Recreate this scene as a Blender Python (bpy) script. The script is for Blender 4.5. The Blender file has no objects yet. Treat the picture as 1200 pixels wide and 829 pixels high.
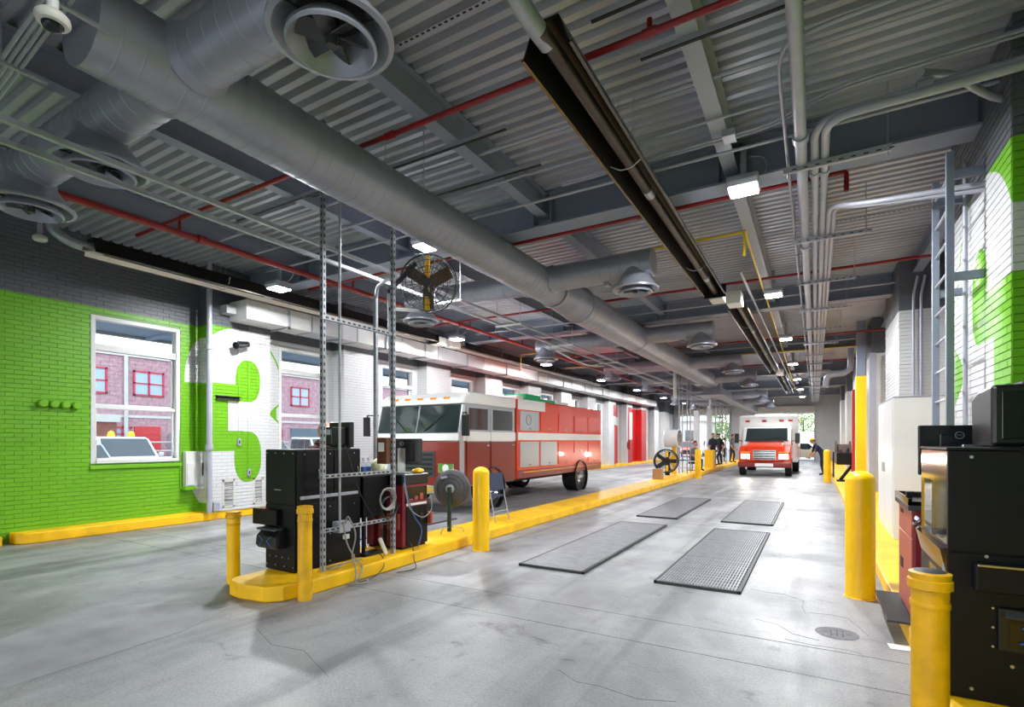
import bpy, math, random
from mathutils import Vector, Matrix
random.seed(7)
R = math.radians
S = bpy.context.scene
COL = S.collection

# ------------------------------------------------------------------ camera
cam = bpy.data.objects.new('camera', bpy.data.cameras.new('camera'))
COL.objects.link(cam)
cam.location = (0, 0, 1.52)
cam.rotation_euler = (R(90), 0, R(30.2))
cam.data.sensor_fit = 'HORIZONTAL'
cam.data.sensor_width = 36
cam.data.lens = 18.3
cam.data.shift_y = 0.0854
cam.data.clip_start = 0.05
cam.data.clip_end = 300
S.camera = cam

# ------------------------------------------------------------------ sky, exposure
SKY_L = 2.1
W = bpy.data.worlds.new('sky')
S.world = W
W.use_nodes = True
_n = W.node_tree
_g = _n.nodes.new('ShaderNodeTexCoord'); _x = _n.nodes.new('ShaderNodeSeparateXYZ'); _r = _n.nodes.new('ShaderNodeValToRGB')
_n.links.new(_g.outputs['Generated'], _x.inputs[0]); _n.links.new(_x.outputs[2], _r.inputs[0])
_r.color_ramp.elements[0].color = (1, 1, 1, 1)            # thin bright overcast, white at the horizon, bluer overhead
_r.color_ramp.elements[1].color = (.66, .80, 1, 1)
_n.links.new(_r.outputs[0], _n.nodes['Background'].inputs[0])
_n.nodes['Background'].inputs[1].default_value = SKY_L
S.view_settings.view_transform = 'Standard'
S.view_settings.look = 'None'
S.view_settings.gamma = 1
S.view_settings.use_curve_mapping = False
S.view_settings.exposure = 1.0
LAMP_W = 105.0          # flux of one ceiling flood lamp

# ------------------------------------------------------------------ materials
def hexc(h):
    c = [int(h[i:i+2], 16) / 255 for i in (1, 3, 5)]
    return tuple((x / 12.92 if x <= .04045 else ((x + .055) / 1.055) ** 2.4) for x in c) + (1,)

def M(name, col, rough=.5, metal=0., var=0., vs=3., bump=0., bs=40., spec=.5, stretch=None, coat=0.):
    m = bpy.data.materials.new(name); m.use_nodes = True
    nt = m.node_tree; b = nt.nodes['Principled BSDF']
    c = hexc(col) if isinstance(col, str) else col
    b.inputs['Base Color'].default_value = c
    b.inputs['Roughness'].default_value = rough
    b.inputs['Metallic'].default_value = metal
    b.inputs['Specular IOR Level'].default_value = spec
    b.inputs['Coat Weight'].default_value = coat
    if var or bump:
        tc = nt.nodes.new('ShaderNodeNewGeometry').outputs['Position']
        if stretch:
            mp = nt.nodes.new('ShaderNodeMapping'); mp.inputs['Scale'].default_value = stretch
            nt.links.new(tc, mp.inputs[0]); tc = mp.outputs[0]
    if var:
        t = nt.nodes.new('ShaderNodeTexNoise'); t.inputs['Scale'].default_value = vs; t.inputs['Detail'].default_value = 6
        nt.links.new(tc, t.inputs['Vector'])
        r = nt.nodes.new('ShaderNodeMapRange')
        r.inputs[1].default_value = .3; r.inputs[2].default_value = .7
        r.inputs[3].default_value = 1 - var; r.inputs[4].default_value = 1 + var * .6
        nt.links.new(t.outputs[0], r.inputs[0])
        x = nt.nodes.new('ShaderNodeMix'); x.data_type = 'RGBA'; x.blend_type = 'MULTIPLY'; x.inputs[0].default_value = 1
        x.inputs[6].default_value = c
        nt.links.new(r.outputs[0], x.inputs[7]); nt.links.new(x.outputs[2], b.inputs['Base Color'])
    if bump:
        t = nt.nodes.new('ShaderNodeTexNoise'); t.inputs['Scale'].default_value = bs; t.inputs['Detail'].default_value = 4
        nt.links.new(tc, t.inputs['Vector'])
        bp = nt.nodes.new('ShaderNodeBump'); bp.inputs['Strength'].default_value = bump; bp.inputs['Distance'].default_value = .01
        nt.links.new(t.outputs[0], bp.inputs['Height']); nt.links.new(bp.outputs[0], b.inputs['Normal'])
    return m

def emit(name, col, s):
    m = bpy.data.materials.new(name); m.use_nodes = True
    nt = m.node_tree; nt.nodes.clear()
    e = nt.nodes.new('ShaderNodeEmission'); o = nt.nodes.new('ShaderNodeOutputMaterial')
    e.inputs[0].default_value = hexc(col); e.inputs[1].default_value = s
    nt.links.new(e.outputs[0], o.inputs[0]); return m

def glassy(name, tint='#ffffff', refl=.03, rough=0.):
    m = bpy.data.materials.new(name); m.use_nodes = True
    nt = m.node_tree; nt.nodes.clear()
    t = nt.nodes.new('ShaderNodeBsdfTransparent'); t.inputs[0].default_value = hexc(tint)
    g = nt.nodes.new('ShaderNodeBsdfGlossy'); g.inputs['Roughness'].default_value = rough
    f = nt.nodes.new('ShaderNodeLayerWeight'); f.inputs[0].default_value = .5
    pw = nt.nodes.new('ShaderNodeMath'); pw.operation = 'POWER'; pw.inputs[1].default_value = 5.0
    nt.links.new(f.outputs['Facing'], pw.inputs[0])
    x = nt.nodes.new('ShaderNodeMixShader'); o = nt.nodes.new('ShaderNodeOutputMaterial')
    a = nt.nodes.new('ShaderNodeMath'); a.operation = 'ADD'; a.inputs[1].default_value = refl; a.use_clamp = True
    nt.links.new(pw.outputs[0], a.inputs[0]); nt.links.new(a.outputs[0], x.inputs[0])
    nt.links.new(t.outputs[0], x.inputs[1]); nt.links.new(g.outputs[0], x.inputs[2]); nt.links.new(x.outputs[0], o.inputs[0])
    return m

class X:
    """node arithmetic: X objects combine into Math nodes"""
    def __init__(s, nt, k): s.nt, s.k = nt, k
    def _op(s, op, o=None, sw=False):
        n = s.nt.nodes.new('ShaderNodeMath'); n.operation = op
        seq = [s, o] if not sw else [o, s]
        for i, q in enumerate(seq):
            if q is None: continue
            if isinstance(q, X): s.nt.links.new(q.k, n.inputs[i])
            else: n.inputs[i].default_value = q
        return X(s.nt, n.outputs[0])
    def __add__(s, o): return s._op('ADD', o)
    def __sub__(s, o): return s._op('SUBTRACT', o)
    def __rsub__(s, o): return s._op('SUBTRACT', o, True)
    def __mul__(s, o): return s._op('MULTIPLY', o)
    def __truediv__(s, o): return s._op('DIVIDE', o)
    def __lt__(s, o): return s._op('LESS_THAN', o)
    def __gt__(s, o): return s._op('GREATER_THAN', o)
    def __and__(s, o): return s._op('MULTIPLY', o)
    def __or__(s, o): return s._op('MAXIMUM', o)
    def __invert__(s): return 1 - s
    def abs(s): return s._op('ABSOLUTE')
    def pw(s, e): return s._op('POWER', e)
def sup(Y, Z, cy, cz, ry, rz, p=2.0):
    return (((Y - cy) / ry).abs().pw(p) + ((Z - cz) / rz).abs().pw(p)) < 1.0
def rect(Y, Z, a, b, c, d):
    return (Y > a) & (Y < b) & (Z > c) & (Z < d)

def mixc(nt, fac, a, b):
    x = nt.nodes.new('ShaderNodeMix'); x.data_type = 'RGBA'
    nt.links.new(fac.k, x.inputs[0])
    for i, q in ((6, a), (7, b)):
        if isinstance(q, tuple): x.inputs[i].default_value = q
        else: nt.links.new(q, x.inputs[i])
    return x.outputs[2]

GREEN = hexc('#6fb314'); WHITE = hexc('#d3d3d4'); WGREY = hexc('#5e6168'); RED = hexc('#c4161c')
def wall_paint(name, side, joint=1.0):
    m = bpy.data.materials.new(name); m.use_nodes = True
    nt = m.node_tree; b = nt.nodes['Principled BSDF']; b.inputs['Roughness'].default_value = .42
    sp = nt.nodes.new('ShaderNodeSeparateXYZ'); g = nt.nodes.new('ShaderNodeNewGeometry')
    nt.links.new(g.outputs['Position'], sp.inputs[0])
    Y, Z = X(nt, sp.outputs[1]), X(nt, sp.outputs[2])
    if side == 'L':       # the lane number: a white 3 on green
        outer = (Y > 6.35) | ((Z > 2.64) & sup(Y, Z, 6.35, 2.65, .94, 1.11, 2.3)) | \
                ((Z < 1.32) & sup(Y, Z, 6.35, 1.32, .92, 1.34, 2.2)) | ((Y > 6.03) & (Z > 1.72) & (Z < 2.31))
        inner = sup(Y, Z, 6.445, 2.73, .265, .42, 2.4) | sup(Y, Z, 6.445, 1.2, .29, .51, 2.4) | \
                ((Y < 6.44) & (Z > 2.31) & (Z < 2.64)) | ((Y < 6.44) & (Z > 1.32) & (Z < 1.71))
        white = outer & (~inner)
        gr = (Y < 7.05) & (~white)
        ring = (~sup(Y, Z, 6.35, 2.3, 1.17, 1.50, 2.4)) & sup(Y, Z, 6.35, 2.3, 1.21, 1.54, 2.4) & (Y > 7.05) & (Z > 3.0)
        d = (Z - 2.12).abs() - (Y - 7.19) * .85
        wedge = (Y > 7.19) & (Y < 7.52) & (((d < 0.) & (Y < 7.36)) | (d.abs() < .03))
        gr = gr | ring | wedge
        red = rect(Y, Z, 28.6, 30.5, 2.95, 3.6) | rect(Y, Z, 28.8, 30.5, .1, 2.45) | \
            (rect(Y, Z, 31.3, 35.6, .1, 3.6) & (~rect(Y, Z, 31.6, 32.2, 1.6, 3.3)))
        grey = Z > 3.75
    else:
        inner = sup(Y, Z, 6.45, 2.87, .26, .45, 2.4) | ((Y < 6.45) & (Z > 2.42) & (Z < 2.86))
        outer = (Y > 6.35) | ((Z > 2.85) & sup(Y, Z, 6.35, 2.87, .95, 1.06, 2.0)) | ((Z < 2.43) & (Y > 6.0))
        gr = ((Y < 7.7) & (~(outer & (~inner))))
        ring = (~sup(Y, Z, 6.35, 2.4, 1.0, 1.58, 2.4)) & sup(Y, Z, 6.35, 2.4, 1.04, 1.62, 2.4) & (Y > 6.7) & (Y < 7.7) & (Z > 3.0)
        wedge = (Y > 6.94) & (Y < 7.45) & (((Z - 2.22).abs() - (Y - 6.94) * .62) < 0.)
        gr = gr | ring | wedge
        red = rect(Y, Z, 20.5, 21.6, .1, 3.1)
        grey = Z > 3.92
    c = mixc(nt, gr, WHITE, GREEN)
    c = mixc(nt, red, c, RED)
    c = mixc(nt, grey, c, WGREY)
    if side == 'L': c = mixc(nt, X(nt, sp.outputs[0]) < -10.47, c, hexc('#a08a85'))      # bare outside face
    t = nt.nodes.new('ShaderNodeTexNoise'); t.inputs['Scale'].default_value = 1.6; t.inputs['Detail'].default_value = 8
    nt.links.new(g.outputs['Position'], t.inputs['Vector'])
    r = nt.nodes.new('ShaderNodeMapRange')
    for i, v in ((1, .3), (2, .7), (3, .93 * joint), (4, 1.03 * joint)): r.inputs[i].default_value = v
    nt.links.new(t.outputs[0], r.inputs[0])
    x = nt.nodes.new('ShaderNodeMix'); x.data_type = 'RGBA'; x.blend_type = 'MULTIPLY'; x.inputs[0].default_value = 1
    nt.links.new(c, x.inputs[6]); nt.links.new(r.outputs[0], x.inputs[7])
    nt.links.new(x.outputs[2], b.inputs['Base Color'])
    t2 = nt.nodes.new('ShaderNodeTexNoise'); t2.inputs['Scale'].default_value = 60
    nt.links.new(g.outputs['Position'], t2.inputs['Vector'])
    bp = nt.nodes.new('ShaderNodeBump'); bp.inputs['Strength'].default_value = .25; bp.inputs['Distance'].default_value = .005
    nt.links.new(t2.outputs[0], bp.inputs['Height']); nt.links.new(bp.outputs[0], b.inputs['Normal'])
    return m

def concrete():
    m = bpy.data.materials.new('worn_concrete'); m.use_nodes = True
    nt = m.node_tree; b = nt.nodes['Principled BSDF']
    g = nt.nodes.new('ShaderNodeNewGeometry').outputs['Position']
    def noise(s, det=8, sc=(1, 1, 1), rg=.6, dist=0.):
        mp = nt.nodes.new('ShaderNodeMapping'); mp.inputs['Scale'].default_value = sc
        nt.links.new(g, mp.inputs[0])
        t = nt.nodes.new('ShaderNodeTexNoise'); t.inputs['Scale'].default_value = s
        t.inputs['Detail'].default_value = det; t.inputs['Roughness'].default_value = rg; t.inputs['Distortion'].default_value = dist
        nt.links.new(mp.outputs[0], t.inputs['Vector']); return t.outputs[0]
    def ramp(s, stops):
        r = nt.nodes.new('ShaderNodeValToRGB'); e = r.color_ramp.elements
        e[0].position, e[0].color = stops[0][0], hexc(stops[0][1])
        e[1].position, e[1].color = stops[-1][0], hexc(stops[-1][1])
        for p, c in stops[1:-1]:
            q = e.new(p); q.color = hexc(c)
        nt.links.new(s, r.inputs[0]); return r.outputs[0]
    def mul(a, bb, f=1.):
        x = nt.nodes.new('ShaderNodeMix'); x.data_type = 'RGBA'; x.blend_type = 'MULTIPLY'; x.inputs[0].default_value = f
        nt.links.new(a, x.inputs[6]); nt.links.new(bb, x.inputs[7]); return x.outputs[2]
    base = ramp(noise(.55, 9, (1, .55, 1), .62, .6), [(.3, '#7f7f80'), (.45, '#9d9d9f'), (.58, '#bababb'), (.75, '#cfcfcf')])
    stain = ramp(noise(1.7, 7, (1.0, 1.5, 1), .7, 1.0), [(.28, '#6a6a6b'), (.40, '#d6d6d7'), (1, '#ffffff')])
    tyre = ramp(noise(1.1, 5, (2.2, .12, 1), .5, .3), [(.32, '#8f8f90'), (.5, '#f4f4f4'), (1, '#ffffff')])
    grit = ramp(noise(60, 3), [(.3, '#b9b9b9'), (.55, '#ffffff'), (1, '#ffffff')])
    c = mul(mul(mul(base, stain, .8), tyre, .7), grit, .55)
    nt.links.new(c, b.inputs['Base Color'])
    rr = nt.nodes.new('ShaderNodeMapRange')
    for i, v in ((1, .3), (2, .7), (3, .32), (4, .62)): rr.inputs[i].default_value = v
    nt.links.new(noise(1.2, 6), rr.inputs[0]); nt.links.new(rr.outputs[0], b.inputs['Roughness'])
    bp = nt.nodes.new('ShaderNodeBump'); bp.inputs['Strength'].default_value = .25; bp.inputs['Distance'].default_value = .01
    nt.links.new(noise(35, 6), bp.inputs['Height']); nt.links.new(bp.outputs[0], b.inputs['Normal'])
    return m

mL, mR = wall_paint('painted_brick_left', 'L'), wall_paint('painted_brick_right', 'R')
mLj, mRj = wall_paint('joint_shade_left', 'L', .72), wall_paint('joint_shade_right', 'R', .80)  # wall paint darkened, so the shade in the raked joints is in the colour
CONC = concrete()
BEAM = M('slate_grey_steel_paint', '#828a9b', .5, 0, .08, 2)
BEAML = M('light_grey_steel_paint', '#9da2ad', .5, 0, .08, 2)
DECK = M('grey_deck_paint', '#abadb6', .4, .25, .15, 1.2)
DUCT = M('duct_grey_paint', '#9a9da9', .38, .35, .10, 1.5, .06, 9)
GALV = M('galvanised_steel', '#a9acb2', .38, .45, .15, 14)
GREYP = M('grey_pipe_paint', '#a6a8b4', .4, .1, .06, 6)
REDP = M('red_pipe_paint', '#8c1416', .4, 0, .12, 5)
YELP = M('yellow_gas_pipe_paint', '#d9b916', .4)
YEL = M('yellow_safety_paint', '#fcc400', .38, 0, .10, 2.2, .12, 30)
YELK = M('worn_yellow_kerb_paint', '#fbc202', .5, 0, .20, 3.0, .2, 24)
YELD = M('chipped_yellow_paint', '#e3ab04', .5, 0, .22, 8, .25, 30)
BLACK = M('black_powder_coat', '#0a0b10', .4, 0, .12, 3, spec=.25)
BLACK2 = M('black_plastic', '#131418', .3)
BLK3 = M('matt_black_rubber', '#1a1a1b', .7)
DKGREY = M('dark_grey_plastic', '#3b3d41', .4)
BROWN = M('polished_brown_steel', '#6d5b4b', .12, 1)
CHROME = M('chrome', '#d4d6d8', .12, 1)
ALU = M('brushed_aluminium', '#c0c2c4', .3, .9)
MARO = M('maroon_cabinet_paint', '#7c1c2b', .35, 0, .1, 4)
SALM = M('faded_red_cabinet_paint', '#b1503f', .4, 0, .15, 4)
WHITEP = M('white_enamel', '#d9d9d7', .35, 0, .03, 3)
OFFW = M('off_white_plastic', '#cfcdc4', .4)
MAT = M('dark_grey_grating', '#8f9094', .45, .3, .18, 7)
MATF = M('dark_grate_frame', '#3a3b3e', .5, .3)
HEATB = M('black_heater_steel', '#26221f', .35, .6, .25, 6)
HEATR = M('polished_heater_reflector', '#6d675f', .22, .9, .2, 9)
BRONZE = M('bronze_heater_tube', '#4a4038', .4, .5, .3, 5)
SCREEN = M('dark_screen', '#0d1017', .12)
GLASS = glassy('window_glass', '#eef3f5')
DGLASS = M('dark_vehicle_glass', '#2a3434', .06, 0, spec=.8)
ACRYL = glassy('clear_acrylic', '#eef2f4', .0)
TYRE = M('tyre_rubber', '#1b1b1c', .75)
VRED = M('vehicle_orange_red', '#dd3a12', .25, 0, coat=.4)
VDRED = M('vehicle_dark_red', '#7c1f1a', .3, 0, coat=.3)
VWHITE = M('vehicle_white', '#e6e6e4', .25, 0, coat=.4)
VSILV = M('vehicle_silver', '#a9afb5', .3, .5, coat=.4)
VBEIGE = M('vehicle_beige', '#c2b89d', .3, .2, coat=.4)
VGREY = M('vehicle_grey', '#6f767c', .3, .3, coat=.4)
HEADL = emit('lit_headlamp', '#fff1d6', 7)
LENS = emit('lit_flood_lens', '#f4f7ff', 45)
TUBEL = emit('lit_fluorescent', '#f3f6ff', 4)
AMBER = M('amber_lens', '#f08a10', .25)
REDL = M('red_lens', '#c11612', .25)
GRNL = M('green_lens', '#18a866', .25)
TAN = M('cardboard', '#a98355', .8)
CABLE = M('grey_cable', '#8f8d88', .5)
CABLEB = M('black_cable', '#1c1c1d', .5)
CABLEBL = M('blue_cable', '#3d63a8', .4)
BLUEG = M('blue_tubing', '#2b62c9', .3)
PAPER = M('paper', '#eceae6', .8)
DGREEN = M('dark_green_paint', '#16312a', .4)
FANM = M('grey_fan_mesh', '#55575c', .5, .3, .15, 30)
BRASS = M('brown_fan_motor', '#5b4630', .45, .4)
SKIN = M('skin', '#b98563', .55)
BRK = M('red_brown_brick', '#b7929a', .8, 0, .25, 6, .3, 20)
BRKD = M('dark_red_brick', '#8a5148', .8, 0, .25, 6, .3, 20)
RFRAME = M('red_window_frame', '#c2334a', .5)
ASPH = M('asphalt', '#8b8b8a', .85, 0, .15, 2)
LEAF = M('tree_leaves', '#6f9440', .6, 0, .35, 1.5)
BARK = M('bark', '#4d4238', .8)
BLUEGREY = M('blue_grey_soffit', '#a9bdd0', .6)
STONE = M('pale_masonry', '#c9c9c4', .7, 0, .1, 2)
METALW = M('grey_metal_panel', '#c6c8ca', .45, .2, .08, 2)

# ------------------------------------------------------------------ mesh helpers
def wloc(o):
    v = Vector((0, 0, 0))
    while o: v += o.location; o = o.parent
    return v

class MB:
    def __init__(s): s.v = []; s.f = []
    def add(s, v, f):
        k = len(s.v); s.v += [tuple(p) for p in v]; s.f += [tuple(i + k for i in q) for q in f]; return s
    def box(s, x0, y0, z0, x1, y1, z1):
        v = [(x, y, z) for x in (x0, x1) for y in (y0, y1) for z in (z0, z1)]
        return s.add(v, [(0, 1, 3, 2), (4, 6, 7, 5), (0, 4, 5, 1), (2, 3, 7, 6), (0, 2, 6, 4), (1, 5, 7, 3)])
    def obox(s, c, d, m):
        v = [Vector(c) + m @ Vector((x * d[0] / 2, y * d[1] / 2, z * d[2] / 2)) for x in (-1, 1) for y in (-1, 1) for z in (-1, 1)]
        return s.add(v, [(0, 1, 3, 2), (4, 6, 7, 5), (0, 4, 5, 1), (2, 3, 7, 6), (0, 2, 6, 4), (1, 5, 7, 3)])
    def bar(s, p0, p1, w, h):
        """rectangular bar from p0 to p1"""
        p0, p1 = Vector(p0), Vector(p1); d = (p1 - p0); L = d.length
        return s.obox((p0 + p1) / 2, (w, L, h), d.to_track_quat('Y', 'Z').to_matrix())
    def cyl(s, p0, p1, r0, r1=None, n=12, caps=True):
        p0, p1 = Vector(p0), Vector(p1); r1 = r0 if r1 is None else r1
        q = (p1 - p0).to_track_quat('Z', 'Y').to_matrix(); v = []
        for p, r in ((p0, r0), (p1, r1)):
            v += [p + q @ Vector((r * math.cos(2 * math.pi * i / n), r * math.sin(2 * math.pi * i / n), 0)) for i in range(n)]
        f = [(i, (i + 1) % n, n + (i + 1) % n, n + i) for i in range(n)]
        if caps: f += [tuple(range(n))[::-1], tuple(range(n, 2 * n))]
        return s.add(v, f)
    def tube(s, pts, r, n=8, closed=False):
        pts = [Vector(p) for p in pts]; k = len(pts); v = []; f = []
        up = None
        for i, p in enumerate(pts):
            a = pts[(i - 1) % k] if (i > 0 or closed) else p
            b = pts[(i + 1) % k] if (i < k - 1 or closed) else p
            t = (b - a).normalized()
            if up is None:
                up = t.orthogonal().normalized()
            up = (up - t * up.dot(t)); up = up.normalized() if up.length > 1e-6 else t.orthogonal().normalized()
            sd = t.cross(up)
            v += [p + r * (math.cos(2 * math.pi * j / n) * up + math.sin(2 * math.pi * j / n) * sd) for j in range(n)]
        for i in range(k if closed else k - 1):
            i2 = (i + 1) % k
            f += [(i * n + j, i * n + (j + 1) % n, i2 * n + (j + 1) % n, i2 * n + j) for j in range(n)]
        if not closed: f += [tuple(range(n))[::-1], tuple(range((k - 1) * n, k * n))]
        return s.add(v, f)
    def lathe(s, prof, c=(0, 0, 0), m=None, n=24, close=False):
        """prof: (radius, height) along local z"""
        c = Vector(c); m = m or Matrix.Identity(3); v = []; k = len(prof)
        for r, h in prof:
            v += [c + m @ Vector((r * math.cos(2 * math.pi * i / n), r * math.sin(2 * math.pi * i / n), h)) for i in range(n)]
        f = [(a * n + i, a * n + (i + 1) % n, ((a + 1) % k) * n + (i + 1) % n, ((a + 1) % k) * n + i) for a in range(k if close else k - 1) for i in range(n)]
        if not close:
            if prof[0][0] > 1e-4: f.append(tuple(range(n))[::-1])
            if prof[-1][0] > 1e-4: f.append(tuple(range((k - 1) * n, k * n)))
        return s.add(v, f)
    def prism(s, poly, ax, a, b):
        n = len(poly)
        g = {'x': lambda p, t: (t, p[0], p[1]), 'y': lambda p, t: (p[0], t, p[1]), 'z': lambda p, t: (p[0], p[1], t)}[ax]
        v = [g(p, a) for p in poly] + [g(p, b) for p in poly]
        return s.add(v, [tuple(range(n))[::-1], tuple(range(n, 2 * n))] + [(i, (i + 1) % n, n + (i + 1) % n, n + i) for i in range(n)])
    def sph(s, c, r, sc=(1, 1, 1), n=12, m=8):
        c = Vector(c); v = [c + Vector((0, 0, -r * sc[2]))]; f = []
        for a in range(1, m):
            t = -math.pi / 2 + math.pi * a / m
            v += [c + Vector((r * sc[0] * math.cos(t) * math.cos(2 * math.pi * i / n), r * sc[1] * math.cos(t) * math.sin(2 * math.pi * i / n), r * sc[2] * math.sin(t))) for i in range(n)]
        v.append(c + Vector((0, 0, r * sc[2])))
        f += [(0, 1 + (i + 1) % n, 1 + i) for i in range(n)]
        for a in range(m - 2):
            f += [(1 + a * n + i, 1 + a * n + (i + 1) % n, 1 + (a + 1) * n + (i + 1) % n, 1 + (a + 1) * n + i) for i in range(n)]
        L = len(v) - 1
        f += [(L, 1 + (m - 2) * n + i, 1 + (m - 2) * n + (i + 1) % n) for i in range(n)]
        return s.add(v, f)
    def xf(s, m):
        s.v = [tuple(m @ Vector(p)) for p in s.v]; return s
    def build(s, name, mat, parent=None, smooth=False, bevel=0, local=False, org=None):
        me = bpy.data.meshes.new(name)
        if parent is not None: off = Vector((0, 0, 0)) if local else wloc(parent)
        elif org is not None: off = Vector(org)
        else:
            xs, ys, zs = zip(*s.v); off = Vector(((min(xs) + max(xs)) / 2, (min(ys) + max(ys)) / 2, min(zs)))
        me.from_pydata([(p[0] - off.x, p[1] - off.y, p[2] - off.z) for p in s.v], [], s.f)
        me.materials.append(mat)
        o = bpy.data.objects.new(name, me); COL.objects.link(o)
        if parent is not None: o.parent = parent
        else: o.location = off
        import bmesh
        bm = bmesh.new(); bm.from_mesh(me); bmesh.ops.recalc_face_normals(bm, faces=bm.faces); bm.to_mesh(me); bm.free()
        if smooth:
            me.polygons.foreach_set('use_smooth', [True] * len(me.polygons))
            try: me.set_sharp_from_angle(angle=R(38))
            except Exception: pass
        if bevel:
            b = o.modifiers.new('bevel', 'BEVEL'); b.width = bevel; b.segments = 2; b.limit_method = 'ANGLE'; b.angle_limit = R(40)
        return o

def tag(o, label, cat, group=None, kind=None):
    o['label'] = label; o['category'] = cat
    if group: o['group'] = group
    if kind: o['kind'] = kind
    return o
def thing(name, label, cat, loc=(0, 0, 0), rz=0, group=None):
    o = bpy.data.objects.new(name, None); COL.objects.link(o); o.empty_display_size = .1
    o.location = loc; o.rotation_euler = (0, 0, rz)
    return tag(o, label, cat, group)
def struct(o): o['kind'] = 'structure'; return o
def kids(o): return [c for c in o.children]
def dup(root, loc, label, rz=None):
    def cp(o, par):
        c = o.copy(); COL.objects.link(c)
        if par is not None: c.parent = par; c.matrix_parent_inverse = o.matrix_parent_inverse.copy()
        for k in kids(o): cp(k, c)
        return c
    r = cp(root, None); r.location = loc; r['label'] = label
    if rz is not None: r.rotation_euler = (0, 0, rz)
    return r
def arc(c, r, a0, a1, u, v, n=6):
    c, u, v = Vector(c), Vector(u), Vector(v)
    return [c + r * (math.cos(a0 + (a1 - a0) * i / n) * u + math.sin(a0 + (a1 - a0) * i / n) * v) for i in range(n + 1)]
def bend(pts, r=.1, n=5):
    """round the corners of a polyline"""
    pts = [Vector(p) for p in pts]; out = [pts[0]]
    for i in range(1, len(pts) - 1):
        a, b, c = pts[i - 1], pts[i], pts[i + 1]
        d1, d2 = (a - b), (c - b); rr = min(r, d1.length * .45, d2.length * .45)
        p, q = b + d1.normalized() * rr, b + d2.normalized() * rr
        for k in range(n + 1):
            t = k / n; out.append((1 - t) ** 2 * p + 2 * t * (1 - t) * b + t * t * q)
    out.append(pts[-1]); return out
def pipe(name, label, cat, pts, r, mat, rb=.12, n=10, group=None, couplings=()):
    o = MB().tube(bend(pts, rb), r, n).build(name, mat, smooth=True)
    tag(o, label, cat, group)
    if couplings:
        for c in couplings:
            a, d = Vector(c[0]), Vector(c[1]).normalized()
            MB().cyl(a - d * .05, a + d * .05, r * 1.35, n=n).build('coupling', mat, o, smooth=True)
    return o
def text_mesh(name, body, size, mat, parent, loc, rot, ext=.001):
    cu = bpy.data.curves.new(name, 'FONT'); cu.body = body; cu.size = size; cu.extrude = ext; cu.align_x = 'CENTER'; cu.align_y = 'CENTER'
    t = bpy.data.objects.new(name, cu); COL.objects.link(t)
    dg = bpy.context.evaluated_depsgraph_get()
    me = bpy.data.meshes.new_from_object(t.evaluated_get(dg)); me.name = name
    bpy.data.objects.remove(t)
    o = bpy.data.objects.new(name, me); COL.objects.link(o); me.materials.clear(); me.materials.append(mat)
    o.parent = parent; o.location = Vector(loc) - wloc(parent); o.rotation_euler = rot
    return o

# ================================================================== THE SHELL
XL, XP = -10.35, -9.97          # left wall, left pilaster face
XR, XQ = 2.40, 1.35             # right wall recess, right pilaster face
Y0, Y1 = -2.5, 45.0             # entrance and exit ends
ZD = 4.90                       # underside of the roof deck
LP = [(5.70, 6.95)] + [(8.95 + 3.16 * k, 10.08 + 3.16 * k) for k in range(11)] + [(2.54 - 3.2, 3.72 - 3.2)]
RP = [(5.54, 7.62), (11.92, 14.0), (17.3, 18.9), (23.6, 25.4), (30.0, 31.8), (36.4, 38.2)]
BY = [6.45 * k for k in range(0, 8)]

# floor: slabs with recessed joints over a base
fl = struct(MB().box(XL - .2, Y0, -.25, XR + .2, Y1, -.012).build('floor', M('joint_filler', '#4d4c4a', .9)))
fy = [Y0, -.6, 3.88, 4.42, 9.85, 14.6, 20.2, 25.8, 31.4, 37, 41, Y1]
for a, b in zip(fy, fy[1:]):
    for c, d in ((XL - .2, -4.68), (-4.68, XR + .2)):
        MB().box(c + .003, a + .004, -.02, d - .003, b - .004, 0).build('floor_slab', CONC, fl)

# cracks and one repaired patch in the slabs
CRK = M('crack_dirt', '#5c5b5c', .9)
for pts in ([(-.57, 5.84), (-.40, 5.80), (-.26, 5.81), (-.09, 5.66), (-.10, 5.45), (-.07, 5.24)], [(-.44, 4.88), (-.27, 4.83), (-.15, 4.65), (.03, 4.60)], [(-.2, 4.50), (-.03, 4.47), (.2, 4.49), (.29, 4.46)], [(-.05, 5.30), (.12, 5.33), (.24, 5.30), (.31, 5.08), (.36, 4.9)], [(-1.47, 3.14), (-1.3, 3.04), (-1.16, 3.06), (-.9, 3.02), (-.7, 3.1)], [(-3.9, 2.6), (-3.5, 2.45), (-3.2, 2.5), (-2.7, 2.3)]):
    MB().tube([(x, y, .0) for x, y in pts], .0016, 5).build('crack', CRK, fl)
MB().prism([(-5.75, 2.1), (-5.15, 2.72), (-4.55, 2.70), (-4.36, 2.27), (-4.30, 1.2), (-5.1, 1.0)], 'z', -.01, .0025).build('patch', M('patched_concrete', '#98989a', .6, 0, .22, 3, .3, 40), fl)

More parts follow.
